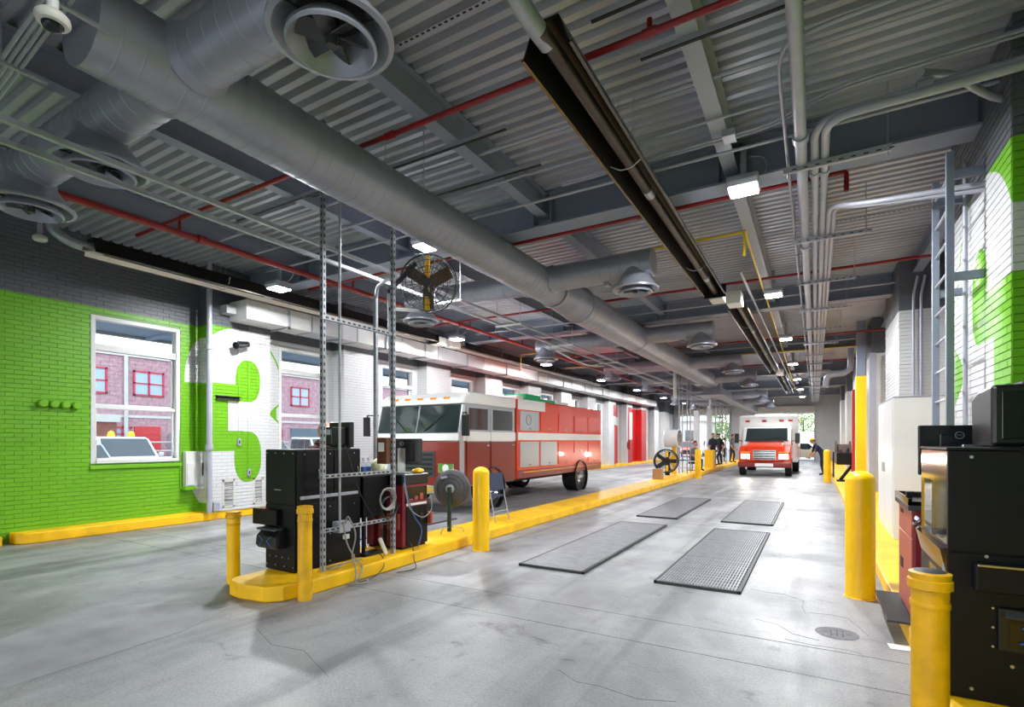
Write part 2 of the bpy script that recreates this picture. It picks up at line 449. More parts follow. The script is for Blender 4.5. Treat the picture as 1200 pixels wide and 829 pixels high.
# raised kerbs
def kerb(name, poly, top, mat=YELK):
    m = MB().prism(poly, 'z', 0, top)
    return struct(m.build(name, mat, bevel=.018))
isl = [(-4.30, Y1 - 1.5), (-5.06, Y1 - 1.5), (-5.06, 3.12), (-4.98, 3.03), (-4.80, 3.00), (-4.46, 3.04), (-4.34, 3.16), (-4.28, 3.45)]
def rkerb(name, segs, x0, x1, top):      # a kerb poured in lengths, each its own piece
    o = None
    for i, (a, b) in enumerate(segs):
        m = MB().box(x0, a + .003, 0, x1, b - .003, top)
        if o is None: o = struct(m.build(name, YELK, bevel=.015))
        else: m.build('kerb_length', YELK, o, bevel=.015)
    return o
ik = kerb('island_kerb', [(-4.30, 5.6), (-5.06, 5.6)] + isl[2:], .15)
for a, b in zip([5.6, 10, 14.4, 18.8, 23.2, 27.6, 32, 36.4], [10, 14.4, 18.8, 23.2, 27.6, 32, 36.4, 43.5]):
    MB().box(-5.06, a + .003, 0, -4.32, b - .003, .15).build('kerb_length', YELK, ik, bevel=.015)
lk = kerb('left_wall_kerb', [(XL, 7.0), (XL, 2.92), (-10.12, 2.92), (-10.03, 3.0), (-9.98, 3.2), (-9.98, 7.0)], .16)
for a in range(8): MB().box(XL, 7.0 + a * 4.6 + .003, 0, -9.97 + .02, 7.0 + (a + 1) * 4.6 - .003, .16).build('kerb_length', YELK, lk, bevel=.015)
MB().box(XL, Y0, 0, -10.08, 2.78, .14).build('kerb_length', YELK, lk, bevel=.015)
rk = rkerb('right_wall_kerb', [(-.5, 3.3), (3.3, 4.6), (4.6, 5.75), (5.75, 9), (9, 13.4), (13.4, 17.8), (17.8, 22.2), (22.2, 26.6), (26.6, 31), (31, 36), (36, 43)], .60, XR, .15)

# bricks
BL, BH, BJ, VJ = .203, .0570, .0105, .003
def brick_faces(u0, u1, z0, z1, holes, shift=0):
    out = []; row = 0; z = z0
    while z + .02 < z1:
        zt = min(z + BH, z1)
        u = u0 - (BL + VJ) * (.5 if row % 2 else 0) - shift
        while u < u1:
            a, b = max(u, u0), min(u + BL, u1)
            if b - a > .03:
                segs = [(a, b)]
                for h in holes:
                    if zt > h[2] and z < h[3]:
                        ns = []
                        for p, q in segs:
                            if q <= h[0] or p >= h[1]: ns.append((p, q)); continue
                            if p < h[0]: ns.append((p, h[0]))
                            if q > h[1]: ns.append((h[1], q))
                        segs = ns
                out += [(p, q, z, zt) for p, q in segs if q - p > .025]
            u += BL + VJ
        z += BH + BJ; row += 1
    return out
def brickbox(mb, plane, c, n, a, b, z, zt, d):
    if plane == 'x': mb.box(c, a, z, c + n * d, b, zt)
    else: mb.box(a, c, z, b, c + n * d, zt)
_bm = {}
def brick_surface(parent, plane, c, n, u0, u1, z0, z1, mat, holes=(), single=0, near=(0, 0, 0)):
    """lays bricks on a wall face; the `single` nearest ones become objects of their own"""
    L = brick_faces(u0, u1, z0, z1, holes)
    pos = (lambda q: Vector((c, (q[0] + q[1]) / 2, (q[2] + q[3]) / 2))) if plane == 'x' else (lambda q: Vector(((q[0] + q[1]) / 2, c, (q[2] + q[3]) / 2)))
    if single:
        full = [q for q in L if abs(q[1] - q[0] - BL) < .002 and abs(q[3] - q[2] - BH) < .002]
        full.sort(key=lambda q: (pos(q) - Vector(near)).length)
        pick = set(full[:single])
        key = (plane, n)
        for q in full[:single]:
            p = pos(q)
            if key not in _bm:
                mb = MB()
                if plane == 'x': mb.box(0, -BL / 2, -BH / 2, n * .011, BL / 2, BH / 2)
                else: mb.box(-BL / 2, 0, -BH / 2, BL / 2, n * .011, BH / 2)
                o = mb.build('brick', mat, parent, local=True); _bm[key] = o.data
            else:
                o = bpy.data.objects.new('brick', _bm[key]); COL.objects.link(o); o.parent = parent
            o.location = p - wloc(parent)
        L = [q for q in L if q not in pick]
    mb = MB()
    for q in L: brickbox(mb, plane, c, n, q[0], q[1], q[2], q[3], .009 + random.random() * .004)
    if L:
        o = mb.build('brick_courses', mat, parent); o['kind'] = 'stuff'

# windows of the left wall
WZ0, WZ1 = 1.14, 3.62
WIN = [(3.93, 5.33)] + [(7.42 + 3.16 * k, 8.78 + 3.16 * k) for k in range(7)]
def wall_mesh(name, plane, c0, c1, u0, u1, z0, z1, holes, mat):
    """solid wall with rectangular openings"""
    mb = MB(); us = sorted({u0, u1} | {h[0] for h in holes} | {h[1] for h in holes})
    for a, b in zip(us, us[1:]):
        hs = [h for h in holes if h[0] <= a and h[1] >= b]
        zs = [(z0, z1)]
        for h in hs:
            zs = [(p, q) for s_ in zs for p, q in ((s_[0], min(s_[1], h[2])), (max(s_[0], h[3]), s_[1])) if q - p > .001]
        for p, q in zs:
            if plane == 'x': mb.box(c0, a, p, c1, b, q)
            else: mb.box(a, c0, p, b, c1, q)
    return struct(mb.build(name, mat))
holesL = [(a, b, WZ0, WZ1) for a, b in WIN]
wl = wall_mesh('wall_left', 'x', XL - .25, XL, Y0, Y1, 0, ZD + .1, holesL, mLj)
brick_surface(wl, 'x', XL, 1, Y0 + .02, Y1 - .02, .16, ZD - .02, mL, [h for h in holesL] + [(a, b, 0, 9) for a, b in LP], 300, (-10.3, 3.9, 1.6))
for k, (a, b) in enumerate(LP):
    t = struct(MB().box(XL + .001, a, .16, XP, b, ZD).build('trim_%d' % (k + 1), mLj))
    if 4 < a < 50:
        brick_surface(t, 'x', XP, 1, a, b, .16, ZD - .02, mL)
        brick_surface(t, 'y', a, -1, XL, XP + .006, .16, ZD - .02, mL)
for k, (a, b) in enumerate(WIN):
    w = thing('window_%d' % (k + 1), 'tall white double hung window', 'window', (XL - .08, (a + b) / 2, WZ0)); struct(w)
    del w['label']; del w['category']
    x0, x1 = XL - .14, XL + .015
    fm = MB().box(x0, a, WZ0, x1, a + .07, WZ1).box(x0, b - .07, WZ0, x1, b, WZ1).box(x0, a + .07, WZ1 - .07, x1, b - .07, WZ1).box(x0, a + .07, WZ0, x1 + .02, b - .07, WZ0 + .06)
    fm.build('window_frame', WHITEP, w, bevel=.006)
    MB().box(x0 + .02, a + .07, 3.04, x1 - .02, b - .07, 3.15).build('transom_bar', WHITEP, w, bevel=.005)
    MB().box(x0 + .03, a + .07, 2.06, x1 - .03, b - .07, 2.12).build('meeting_rail', WHITEP, w, bevel=.005)
    for s0, s1, xo in ((WZ0 + .06, 2.06, .05), (2.12, 3.04, .02)):
        MB().box(x0 + xo, a + .07, s0, x0 + xo + .04, a + .105, s1).box(x0 + xo, b - .105, s0, x0 + xo + .04, b - .07, s1)\
            .box(x0 + xo, a + .07, s0, x0 + xo + .04, b - .07, s0 + .03).build('sash', WHITEP, w)
    for s0, s1, xo in ((WZ0 + .06, 2.06, .07), (2.12, 3.04, .04), (3.15, WZ1 - .07, .05)):
        MB().box(x0 + xo, a + .07, s0, x0 + xo + .006, b - .07, s1).build('pane', GLASS, w)
    MB().box(XL, a - .02, WZ0 - .09, XL + .05, b + .02, WZ0 - .03).build('sill', mL, w, bevel=.005)

# right wall and pilasters
wr = wall_mesh('wall_right', 'x', XR, XR + .25, Y0, Y1, 0, ZD + .1, [], mRj)
brick_surface(wr, 'x', XR, -1, Y0 + .02, Y1 - .02, .16, ZD - .02, mR)
for k, (a, b) in enumerate(RP):
    t = struct(MB().box(XQ, a, .15, XR - .001, b, ZD).build('trim_%d' % (k + 14), mRj))
    if k < 9:
        brick_surface(t, 'x', XQ, -1, a, b, .16, ZD - .02, mR, (), 300 if k == 0 else 0, (XQ, 5.6, 3.0))
        brick_surface(t, 'y', a, -1, XQ - .006, XR, .16, ZD - .02, mR)

# exit wall with two lane openings, entrance wall with two lane openings
DH = 3.66
we = wall_mesh('wall_back', 'y', Y1, Y1 + .25, XL - .2, XR + .2, 0, ZD + .1, [(-9.8, -5.95, 0, DH), (-4.1, -.02, 0, DH)], METALW)
wf = wall_mesh('wall_front', 'y', Y0 - .25, Y0, XL - .2, XR + .2, 0, ZD + .1, [(-9.9, -5.3, 0, 4.0), (-4.3, .62, 0, 4.0)], METALW)
for i, (a, b, zb) in enumerate(((-9.95, -5.25, 2.3), (-4.35, .67, 2.3))):      # unseen entrance roll doors behind the camera, added part lowered to cut daylight
    d = struct(MB().box(a, Y0 - .16, 3.98, b, Y0 + .3, 4.4).build('door_%d' % (i + 3), OFFW))
    z = zb
    while z < 3.98:
        MB().box(a, Y0 - .10, z + .004, b, Y0 - .06, min(z + .15, 3.98)).build('door_slat', METALW, d); z += .15
for i in range(12):
    MB().box(.02 + i * .2, Y1 - .02, 0, .02 + i * .2 + .17, Y1, ZD).build('metal_panel', METALW, we)
for i, (a, b) in enumerate(((-9.9, -5.85), (-4.2, .05))):
    d = struct(MB().box(a, Y1 - .5, DH - .02, b, Y1 - .02, DH + .5).build('door_%d' % (i + 1), OFFW, bevel=.03))
    for sx in (a, b - .1): MB().box(sx, Y1 - .14, 0, sx + .1, Y1 - .02, DH).build('door_track', GREYP, d)
    for j in range(5): MB().box(a + .1, Y1 - .1, DH - .1 + j * .02, b - .1, Y1 - .06, DH - .085 + j * .02).build('door_slat', GREYP, d)

# roof: slab, corrugated deck sheets, girders, joists
ce = struct(MB().box(XL - .3, Y0 - .3, ZD + .06, XR + .3, Y1 + .3, ZD + .3).build('ceiling', BEAM))
JX = [-8.12, -5.72, -3.23, -.83, 1.62]
PW, PITCH, DEP = .9144, .1524, .055
dm = {}
for j, (a, b) in enumerate(zip([XL] + JX, JX + [XR])):
    y = Y0 + .05
    while y < Y1 - .1:
        if j not in dm:
            prof = []
            for k in range(6):
                q = k * PITCH
                prof += [(q + .004, 0), (q + .07, 0), (q + .095, DEP), (q + .129, DEP)]
            prof += [(PW - .004, 0)]
            v = [(x, p[0], p[1]) for x in (a - .02, b + .02) for p in prof]; n = len(prof)
            mb = MB().add(v, [(i, i + 1, n + i + 1, n + i) for i in range(n - 1)])
            o = mb.build('deck_sheet', DECK, ce, local=True); dm[j] = o.data
            so = o.modifiers.new('thick', 'SOLIDIFY'); so.thickness = .006; so.offset = 1
            dgr = bpy.context.evaluated_depsgraph_get(); me2 = bpy.data.meshes.new_from_object(o.evaluated_get(dgr))
            o.modifiers.clear(); o.data = me2; dm[j] = me2; me2.name = 'deck_sheet'
        else:
            o = bpy.data.objects.new('deck_sheet', dm[j]); COL.objects.link(o); o.parent = ce
        o.location = Vector((0, y, ZD)) - wloc(ce)
        y += PW
def ibeam(mb, ax, c, a, b, z0, z1, w, t=.02):
    for lo, hi, hw in ((z0, z0 + t, w / 2), (z1 - t, z1, w / 2), (z0 + t, z1 - t, t * .5)):
        if ax == 'x': mb.box(a, c - hw, lo, b, c + hw, hi)
        else: mb.box(c - hw, a, lo, c + hw, b, hi)
    return mb
for y in BY[1:]:
    o = struct(ibeam(MB(), 'x', y + .05, XL, XR, 4.45, ZD - .002, .32, .025).build('roof_girder', BEAM))
    for x in JX:
        for sx in (-.13, .13): MB().box(x + sx - .006, y - .10, 4.48, x + sx + .006, y + .04, ZD - .03).build('stiffener_plate', BEAM, o)
for x in JX:
    for a, b in zip(BY, BY[1:] + [Y1]):
        a = a + .062 if a > 0 else Y0; b = b + .04 if b < Y1 else Y1
        if b - a < .3: continue
        struct(ibeam(MB(), 'y', x, a, b, 4.60, ZD - .002, .15, .016).build('roof_joist', BEAML if x > -1 and x < 0 else BEAM))
# ================================================================== CEILING SERVICES
MY = Matrix(((1, 0, 0), (0, 0, 1), (0, -1, 0)))       # local z -> world y
MX = Matrix(((0, 0, 1), (0, 1, 0), (-1, 0, 0)))       # local z -> world x
def ribbed(r, a, b, step, cap0=False, cap1=False, r2=None):
    """profile of a spiral duct: a tube with thin raised seams"""
    r2 = r if r2 is None else r2; n = max(1, round((b - a) / step)); p = []
    if cap0: p.append((0.0001, a))
    for i in range(n):
        h0, h1 = a + (b - a) * i / n, a + (b - a) * (i + 1) / n
        ra = r + (r2 - r) * i / n; rb = r + (r2 - r) * (i + 1) / n
        p += [(ra, h0), (rb, h1 - .016), (rb + .0035, h1 - .012), (rb + .0035, h1 - .004)]
    p.append((r2, b))
    if cap1: p.append((0.0001, b))
    return p
DX, DZ = -3.95, 4.14
duct = thing('air_duct', 'long round grey spiral ventilation duct over the island with ring diffusers', 'duct', (DX, 1.45, DZ))
def dsec(name, prof, c, m, n=40):
    return MB().lathe(prof, c, m, n).build(name, DUCT, duct, smooth=True)
dsec('duct_section', ribbed(.27, 1.45, 8.2, .135, True), (DX, 0, DZ), MY)
dsec('duct_reducer', ribbed(.27, 8.2, 9.3, .55, False, False, .33), (DX, 0, DZ), MY)
dsec('duct_section', ribbed(.33, 9.3, 24.6, .25, False, True), (DX, 0, DZ - .005), MY)
for y in (2.03, 4.6, 8.22, 9.32, 13.0, 18.5):
    dsec('duct_band', [(.30 if y < 8.5 else .345, y - .03), (.305 if y < 8.5 else .35, y), (.30 if y < 8.5 else .345, y + .03)] if y > 8 else [(.272, y - .02), (.276, y), (.272, y + .02)], (DX, 0, DZ), MY)
MB().box(DX - .36, 24.2, 3.55, DX + .36, 24.9, 4.45).build('duct_plenum', DUCT, duct, bevel=.02)
MB().box(DX - .55, 23.7, 3.50, DX + .55, 25.6, 3.56).build('plenum_plate', DUCT, duct, bevel=.01)
MB().box(DX - .25, 24.9, 3.62, DX + .25, 43.0, 4.0).build('duct_section', DUCT, duct, bevel=.02)
def branch(x1, y, z=4.17, r=.20, end=True):
    sg = 1 if x1 > DX else -1; L = abs(x1 - DX)
    m = MX if sg > 0 else Matrix(((0, 0, -1), (0, 1, 0), (1, 0, 0)))
    dsec('duct_branch', ribbed(r, .18, L, .15, False, end), (DX, y, z), m, 32)
    dsec('saddle_collar', [(r + .004, .20), (r + .03, .245), (r + .004, .32)], (DX, y, z), m, 32)
    MB().box(DX + sg * L * .62 - .04, y - .05, z - r - .05, DX + sg * L * .62 + .04, y + .05, z - r + .01).build('damper_box', GALV, duct, bevel=.005)
def diffuser(x, y, zt, zb=3.80, s=1.0):
    c = (x, y, 0)
    ring = MB().lathe([(.19, zt), (.20, zb + .20), (.25, zb + .13), (.32 * s, zb + .035), (.345 * s, zb + .015), (.345 * s, zb - .005), (.315 * s, zb - .012), (.295 * s, zb + .01), (.235, zb + .09), (.175, zb + .17), (.165, zt)], c, None, 36).build('diffuser_ring', DUCT, duct, smooth=True)
    inner = MB().lathe([(.235 * s, zb - .06), (.25 * s, zb - .05), (.245 * s, zb - .02), (.17, zb + .06), (.155, zb + .06), (.215 * s, zb - .03)], c, None, 32, True)
    inner.build('inner_ring', DUCT, ring, smooth=True)
    bl = MB()
    for k in range(6):
        a = k * math.pi / 3
        rot = Matrix.Rotation(a, 3, 'Z') @ Matrix.Rotation(R(32), 3, 'X')
        bl.obox(Vector((x, y, zb + .01)) + Matrix.Rotation(a, 3, 'Z') @ Vector((.115, 0, 0)), (.15, .10, .006), rot)
    bl.build('vane_set', DKGREY, ring)
    MB().cyl((x, y, zb + .135), (x, y, zb + .15), .172, n=28).build('neck_shade_disc', BLK3, ring)  # black disc stands for the shade up inside the neck
    sp = MB().cyl((x, y, zb - .05), (x, y, zb + .12), .03, .045, 12)
    for k in range(3):
        a = k * 2.094 + .3
        sp.bar((x + .03 * math.cos(a), y + .03 * math.sin(a), zb + .05), (x + .27 * math.cos(a), y + .27 * math.sin(a), zb + .05), .012, .012)
    sp.build('spoke_hub', DKGREY, ring, smooth=True)
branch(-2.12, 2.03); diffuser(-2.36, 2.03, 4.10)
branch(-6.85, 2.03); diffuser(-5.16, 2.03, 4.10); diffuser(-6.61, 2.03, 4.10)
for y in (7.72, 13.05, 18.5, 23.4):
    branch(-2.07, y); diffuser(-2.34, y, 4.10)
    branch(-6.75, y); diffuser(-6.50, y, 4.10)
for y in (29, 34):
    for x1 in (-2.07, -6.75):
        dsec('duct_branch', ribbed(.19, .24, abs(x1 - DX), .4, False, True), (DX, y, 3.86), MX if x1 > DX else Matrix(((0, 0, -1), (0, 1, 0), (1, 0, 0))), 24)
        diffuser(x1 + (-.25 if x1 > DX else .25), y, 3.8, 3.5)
for y in (4.4, 10.8, 16.0, 21.5):
    for sx in (-.28, .28): MB().cyl((DX + sx * (1.2 if y > 9 else 1), y, DZ), (DX + sx * (1.2 if y > 9 else 1), y, ZD), .006, n=6).build('hanger_rod', GALV, duct)

# rectangular supply duct along the left wall
rd = thing('rectangular_duct', 'boxed white-grey rectangular duct running along the left wall under the heaters', 'duct', (-9.68, 6.05, 3.86))
ya = 6.05
for k, L in enumerate([1.5, 1.3, 1.55, 1.5, 2.4, 2.4, 2.4, 2.4, 2.4, 2.4, 2.4, 2.4, 2.4, 2.4]):
    MB().box(-9.96, ya + .008, 3.87, -9.40, ya + L - .008, 4.24).build('duct_section', WHITEP if k % 3 != 1 else METALW, rd, bevel=.006)
    MB().box(-9.965, ya + L - .02, 3.86, -9.39, ya + L + .02, 4.25).build('duct_flange', GALV, rd)
    if k < 10: MB().box(-9.99, ya + L * .6, 3.83, -9.36, ya + L * .6 + .04, 3.868).box(-9.39, ya + L * .6, 3.83, -9.36, ya + L * .6 + .04, 4.4).build('duct_strap', GREYP, rd)
    ya += L
MB().box(-9.97, 5.86, 3.98, -9.72, 6.05, 4.14).build('end_connector', METALW, rd, bevel=.006)

# radiant tube heaters
def heater(label, xc, ya, yb, zb=4.16, ends=(True, True), w=.37, flue=None, inner=HEATB):
    t = thing('radiant_tube_heater', label, 'heater', (xc, ya, zb))
    h = w / 2
    n = max(1, round((yb - ya) / 3.4)); L = (yb - ya) / n
    for k in range(n):
        a, b = ya + k * L + .004, ya + (k + 1) * L + (.03 if k < n - 1 else 0)
        d = .004 * (k % 2)
        for sg in (-1, 1):
            MB().prism([(xc + sg * (h - d), zb), (xc + sg * (h - .012 - d), zb), (xc + sg * (h * .52 - d), zb + .20), (xc + sg * (h * .55), zb + .212)], 'y', a, b).build('reflector_side', inner if sg < 0 else HEATB, t)
            MB().box(xc + sg * h - .012, a, zb - .004, xc + sg * h + .012, b, zb + .012).build('reflector_edge', HEATR, t)
        MB().prism([(xc - h * .55, zb + .205), (xc + h * .55, zb + .205), (xc + h * .5, zb + .225), (xc - h * .5, zb + .225)], 'y', a, b).build('reflector_top', HEATB, t)
        hk = bend([(xc - h, a + L * .5, zb + .06), (xc - h * .3, a + L * .5, zb - .02), (xc + h * .3, a + L * .5, zb - .02), (xc + h, a + L * .5, zb + .06), (xc + h + .02, a + L * .5, zb + .16)], .03)
        MB().tube(hk, .006, 6).build('tube_hanger', GALV, t, smooth=True)
        for sx in (-h * .4, h * .4):
            MB().cyl((xc + sx, a + L * .5, zb + .22), (xc + sx, a + L * .5, ZD), .004, n=5).build('hanger_chain', GALV, t)
    MB().cyl((xc + .01, ya - .1, zb + .075), (xc + .01, yb, zb + .075), .052, n=16).build('emitter_tube', BRONZE, t, smooth=True)
    for k in range(n): MB().cyl((xc + .01, ya + (k + .7) * L, zb + .075), (xc + .01, ya + (k + .7) * L + .16, zb + .075), .057, n=16).build('tube_coupling', GALV, t, smooth=True)
    if ends[1]:
        MB().box(xc - h - .01, yb, zb - .03, xc + h + .01, yb + .02, zb + .2).build('end_plate', HEATB, t)
        MB().box(xc - .11, yb + .02, zb - .05, xc + .13, yb + .42, zb + .17).build('burner_box', OFFW, t, bevel=.01)
    if ends[0]:
        MB().box(xc - .14, ya - .62, zb - .02, xc + .12, ya - .2, zb + .22).build('burner_box', OFFW, t, bevel=.012)
        MB().cyl((xc, ya - .2, zb + .1), (xc, ya, zb + .1), .06, n=14).build('burner_neck', GALV, t, smooth=True)
    if flue:
        MB().tube(bend(flue, .16, 7), .065, 14).build('flue_pipe', GALV, t, smooth=True)
    return t
heater('black radiant tube heater overhead in the near right lane, with a silver flue', -1.575, 3.16, 10.05, 4.16, (False, True), .36, [(-1.58, 3.2, 4.24), (-1.60, 2.85, 4.25), (-1.60, 2.45, 4.45), (-1.6, 2.3, 4.9)])
heater('second bronze radiant tube heater in the right lane, white burner box toward camera', -1.33, 11.3, 22.6, 4.16, (True, False), .36)
heater('third, farthest radiant tube heater high over the right lane', -1.2, 23.8, 33.0, 4.16, (True, False), .36)
heater('left wall radiant tube heater above the green paint, elbow flue at its near end', -8.85, 3.35, 11.0, 4.16, (False, True), .36, [(-8.85, 3.5, 4.24), (-8.85, 3.12, 4.25), (-8.95, 2.95, 4.4), (-8.95, 2.93, 4.9)], inner=ALU)
heater('radiant tube heater along the left wall beyond the first yellow gas drop', -8.85, 12.3, 24.0, 4.16, (True, False), .36, inner=ALU)

# sprinkler pipes
def riser(o, x, y, z0, z1, r=.02): MB().cyl((x, y, z0), (x, y, z1), r, n=8).build('sprinkler_drop', REDP, o, smooth=True)
p = pipe('sprinkler_main', 'thick red sprinkler main running down the left lane ceiling', 'pipe', [(-7.42, 2.0, 4.33), (-7.35, 43, 4.33)], .045, REDP, n=12,
         couplings=[((-7.40, 4.1, 4.33), (0, 1, 0)), ((-7.39, 10.2, 4.33), (0, 1, 0)), ((-7.38, 16.6, 4.33), (0, 1, 0))])
p = pipe('sprinkler_branch', 'nearest red sprinkler branch pipe crossing the whole ceiling above the big duct', 'pipe', [(-8.55, 3.81, 4.52), (1.0, 3.81, 4.52)], .026, REDP,
         couplings=[((-7.3, 3.81, 4.52), (1, 0, 0)), ((-6.6, 3.81, 4.52), (1, 0, 0)), ((-1.05, 3.81, 4.52), (1, 0, 0)), ((-3.6, 3.81, 4.52), (1, 0, 0))])
riser(p, -7.4, 3.81, 4.34, 4.52); riser(p, -1.05, 3.81, 4.52, 4.62)
LB = {1: 'red sprinkler branch behind the first roof girder, ending in an elbow by the conduits', 2: 'red sprinkler branch crossing above the first gas drop, ahead of the second girder', 3: 'red sprinkler branch just behind the second roof girder', 4: 'red sprinkler branch midway down the hall, third beyond the near girder', 5: 'red sprinkler branch near the far half of the hall'}
for k, (y, x1) in enumerate(((6.83, .30), (10.6, 1.7), (13.25, 1.5), (17.0, 1.6), (22.5, 1.5)), 1):
    pts = [(-8.6, y, 4.5), (x1, y, 4.5)] + ([(x1, y, 4.28)] if k == 1 else [])
    p = pipe('sprinkler_branch', LB[k], 'pipe', pts, .026, REDP, .04, couplings=[((-7.0, y, 4.5), (1, 0, 0)), ((-2.0, y, 4.5), (1, 0, 0))])
    riser(p, -7.37, y, 4.34, 4.5)

# gas pipes
pipe('gas_pipe', 'yellow gas pipe with a drop leg beside the burner of the second heater', 'pipe', [(-2.7, 8.0, 4.47), (-.86, 8.0, 4.47), (-.86, 8.0, 4.13)], .02, YELP, .05)
pipe('gas_pipe', 'long straight yellow gas pipe running along the right lane lamps', 'pipe', [(-.86, 8.0, 4.49), (-.95, 33.5, 4.40)], .018, YELP)
pipe('gas_pipe', 'yellow gas pipe crossing the far ceiling in front of the lamps', 'pipe', [(-8.6, 19.0, 4.42), (1.3, 19.0, 4.42)], .022, YELP)
pipe('gas_pipe', 'short yellow gas drop pipe by the left heater under the cage fan', 'pipe', [(-3.2, 8.8, 4.50), (-8.35, 8.8, 4.50), (-8.35, 8.8, 3.9)], .018, YELP, .05)
pipe('gas_pipe', 'second yellow gas drop pipe beside the left lane heaters, above the lorry', 'pipe', [(-6, 15.2, 4.4), (-8.5, 15.2, 4.4), (-8.5, 15.2, 3.85)], .018, YELP, .05)

# grey conduits in the right lane
pipe('conduit', 'thickest grey conduit overhead, straight down the right lane', 'conduit', [(-.115, 2.0, 4.33), (-.13, 43, 4.33)], .052, GREYP, n=16, couplings=[((-.115, 5.5, 4.33), (0, 1, 0)), ((-.12, 8.6, 4.33), (0, 1, 0))])
for i, (x, y, lb) in enumerate(((.00, 5.75, 'left one of the two big bent grey conduits coming from the right wall'), (.085, 5.65, 'right one of the two big bent grey conduits coming from the right wall'))):
    pipe('conduit', lb, 'conduit', [(2.3, y - .55, 4.34 - .09 * i), (.7, y - .5, 4.34 - .09 * i), (x, y - .45, 4.34 - .06 * i), (x, y + .2, 4.34), (x, 43, 4.33)], .036, GREYP, .32, 12,
         couplings=[((x, 6.35, 4.34), (0, 1, 0)), ((.75, y - .5 + .06 * i, 4.34), (1, 0, 0))])
for i, lb in enumerate(('upper grey conduit bending off to the right wall over the ladder', 'lower grey conduit bending off to the right wall over the ladder')):
    pipe('conduit', lb, 'conduit', [(1.36, 6.25 + .06 * i, 3.86 - .03 * i), (.45, 6.8 + .05 * i, 4.1), (.15 + .05 * i, 7.2 + .05 * i, 4.3), (.15 + .055 * i, 9.0, 4.33), (.15 + .055 * i, 43, 4.33)], .026, GREYP, .35, 10)
pipe('conduit', 'thin grey conduit left of the thick overhead conduit with a bend at its near end', 'conduit', [(2.3, 4.22, 4.47), (.1, 4.28, 4.46), (-.19, 4.33, 4.46), (-.245, 4.55, 4.44), (-.24, 13.5, 4.38), (-.24, 30, 4.36)], .016, GREYP, .15,
     couplings=[((-.24, 9.2, 4.395), (0, 1, 0)), ((-.24, 12.2, 4.385), (0, 1, 0))])
for d, lb in ((0, 'nearer of two thin conduits swinging from the first right lane lamp to the right wall'), (.055, 'farther of two thin conduits swinging from the first right lane lamp to the right wall')):
    pipe('conduit', lb, 'conduit', [(-2.6, 5.60 + d, 4.56), (-.75, 5.57 + d, 4.56), (-.36, 5.56 + d, 4.56), (.05, 5.30 + d, 4.56), (.35, 5.24 + d, 4.56), (2.3, 5.22 + d, 4.56)], .012, GREYP, .3, 8)
pipe('conduit', 'short flexible grey conduit looping off the big bent pair to the right wall', 'conduit', [(.72, 5.16, 4.42), (.85, 5.30, 4.46), (.98, 5.40, 4.45), (1.16, 5.62, 4.40), (1.34, 5.80, 4.36), (1.6, 5.86, 4.36)], .030, GREYP, .2, 10)
t = tag(MB().box(-.80, 5.50, 4.53, -.68, 5.66, 4.60).build('junction_box', GREYP, bevel=.006), 'small grey junction box above the first right lane lamp', 'electrical box')
pipe('conduit', 'white pipe running beside the second heater of the right lane', 'pipe', [(-1.10, 9.6, 4.40), (-.98, 30, 4.36)], .022, GREYP)
ZS = 4.245
for k in range(14):
    y = 6.0 + 2.2 * k
    nm = ('nearest', 'second', 'third', 'fourth', 'fifth', 'sixth', 'seventh', 'eighth', 'ninth', 'tenth', 'eleventh', 'twelfth', 'thirteenth', 'fourteenth')[k]
    t = thing('conduit_support', nm + ' slotted strut carrying the overhead conduits, counted from the camera', 'strut', (.2, y, ZS), 0, 'conduit supports')
    a, b = -.28, .62 - .012 * k; hh = .058 if k == 0 else .04
    MB().box(a, y - .02, ZS - .004, b, y + .02, ZS).box(a, y - .022, ZS - .004, b, y - .018, ZS + hh).box(a, y + .018, ZS - .004, b, y + .022, ZS + hh).build('strut_channel', GREYP, t)
    for x in (a + .04, b - .03): MB().cyl((x, y, ZS - .05), (x, y, ZD), .006, n=6).build('threaded_rod', GALV, t)
    if k < 6: 
        for i in range(9): MB().box(a + .08 + i * .1, y - .0225, ZS + .012, a + .12 + i * .1, y - .0215, ZS + .024).build('slot', BLK3, t)
    MB().box(-.20, y - .023, ZS + .034, .24, y + .023, ZS + .044).build('pipe_clamp', GALV, t)

# thin conduits crossing the ceiling
TC = [(4.75, 4.66, -8.5, 2.3, .020, 'thin grey conduit crossing the ceiling just past the nearest red branch'),
      (5.25, 4.58, -8.2, 2.3, .014, 'thin grey conduit crossing the ceiling midway between red branch and girder'),
      (5.85, 4.55, -8.5, 2.2, .014, 'thin conduit crossing the ceiling closest ahead of the first girder'),
      (5.95, 4.60, -8.5, 2.2, .018, 'thin conduit hugging the front face of the first girder'),
      (3.2, 4.66, -.2, 2.3, .018, 'thin conduit crossing the ceiling in the top right corner'),
      (2.85, 4.70, -1.5, 2.3, .014, 'topmost thin conduit at the top right corner'),
      (12.4, 4.58, -8.4, 1.4, .018, 'thin conduit crossing ahead of the second girder'),
      (18.6, 4.58, -8.4, 1.4, .018, 'thin conduit crossing ahead of the third girder')]
for y, z, a, b, r, lb in TC: pipe('conduit', lb, 'conduit', [(a, y, z), (b, y, z)], r, GREYP, n=8)
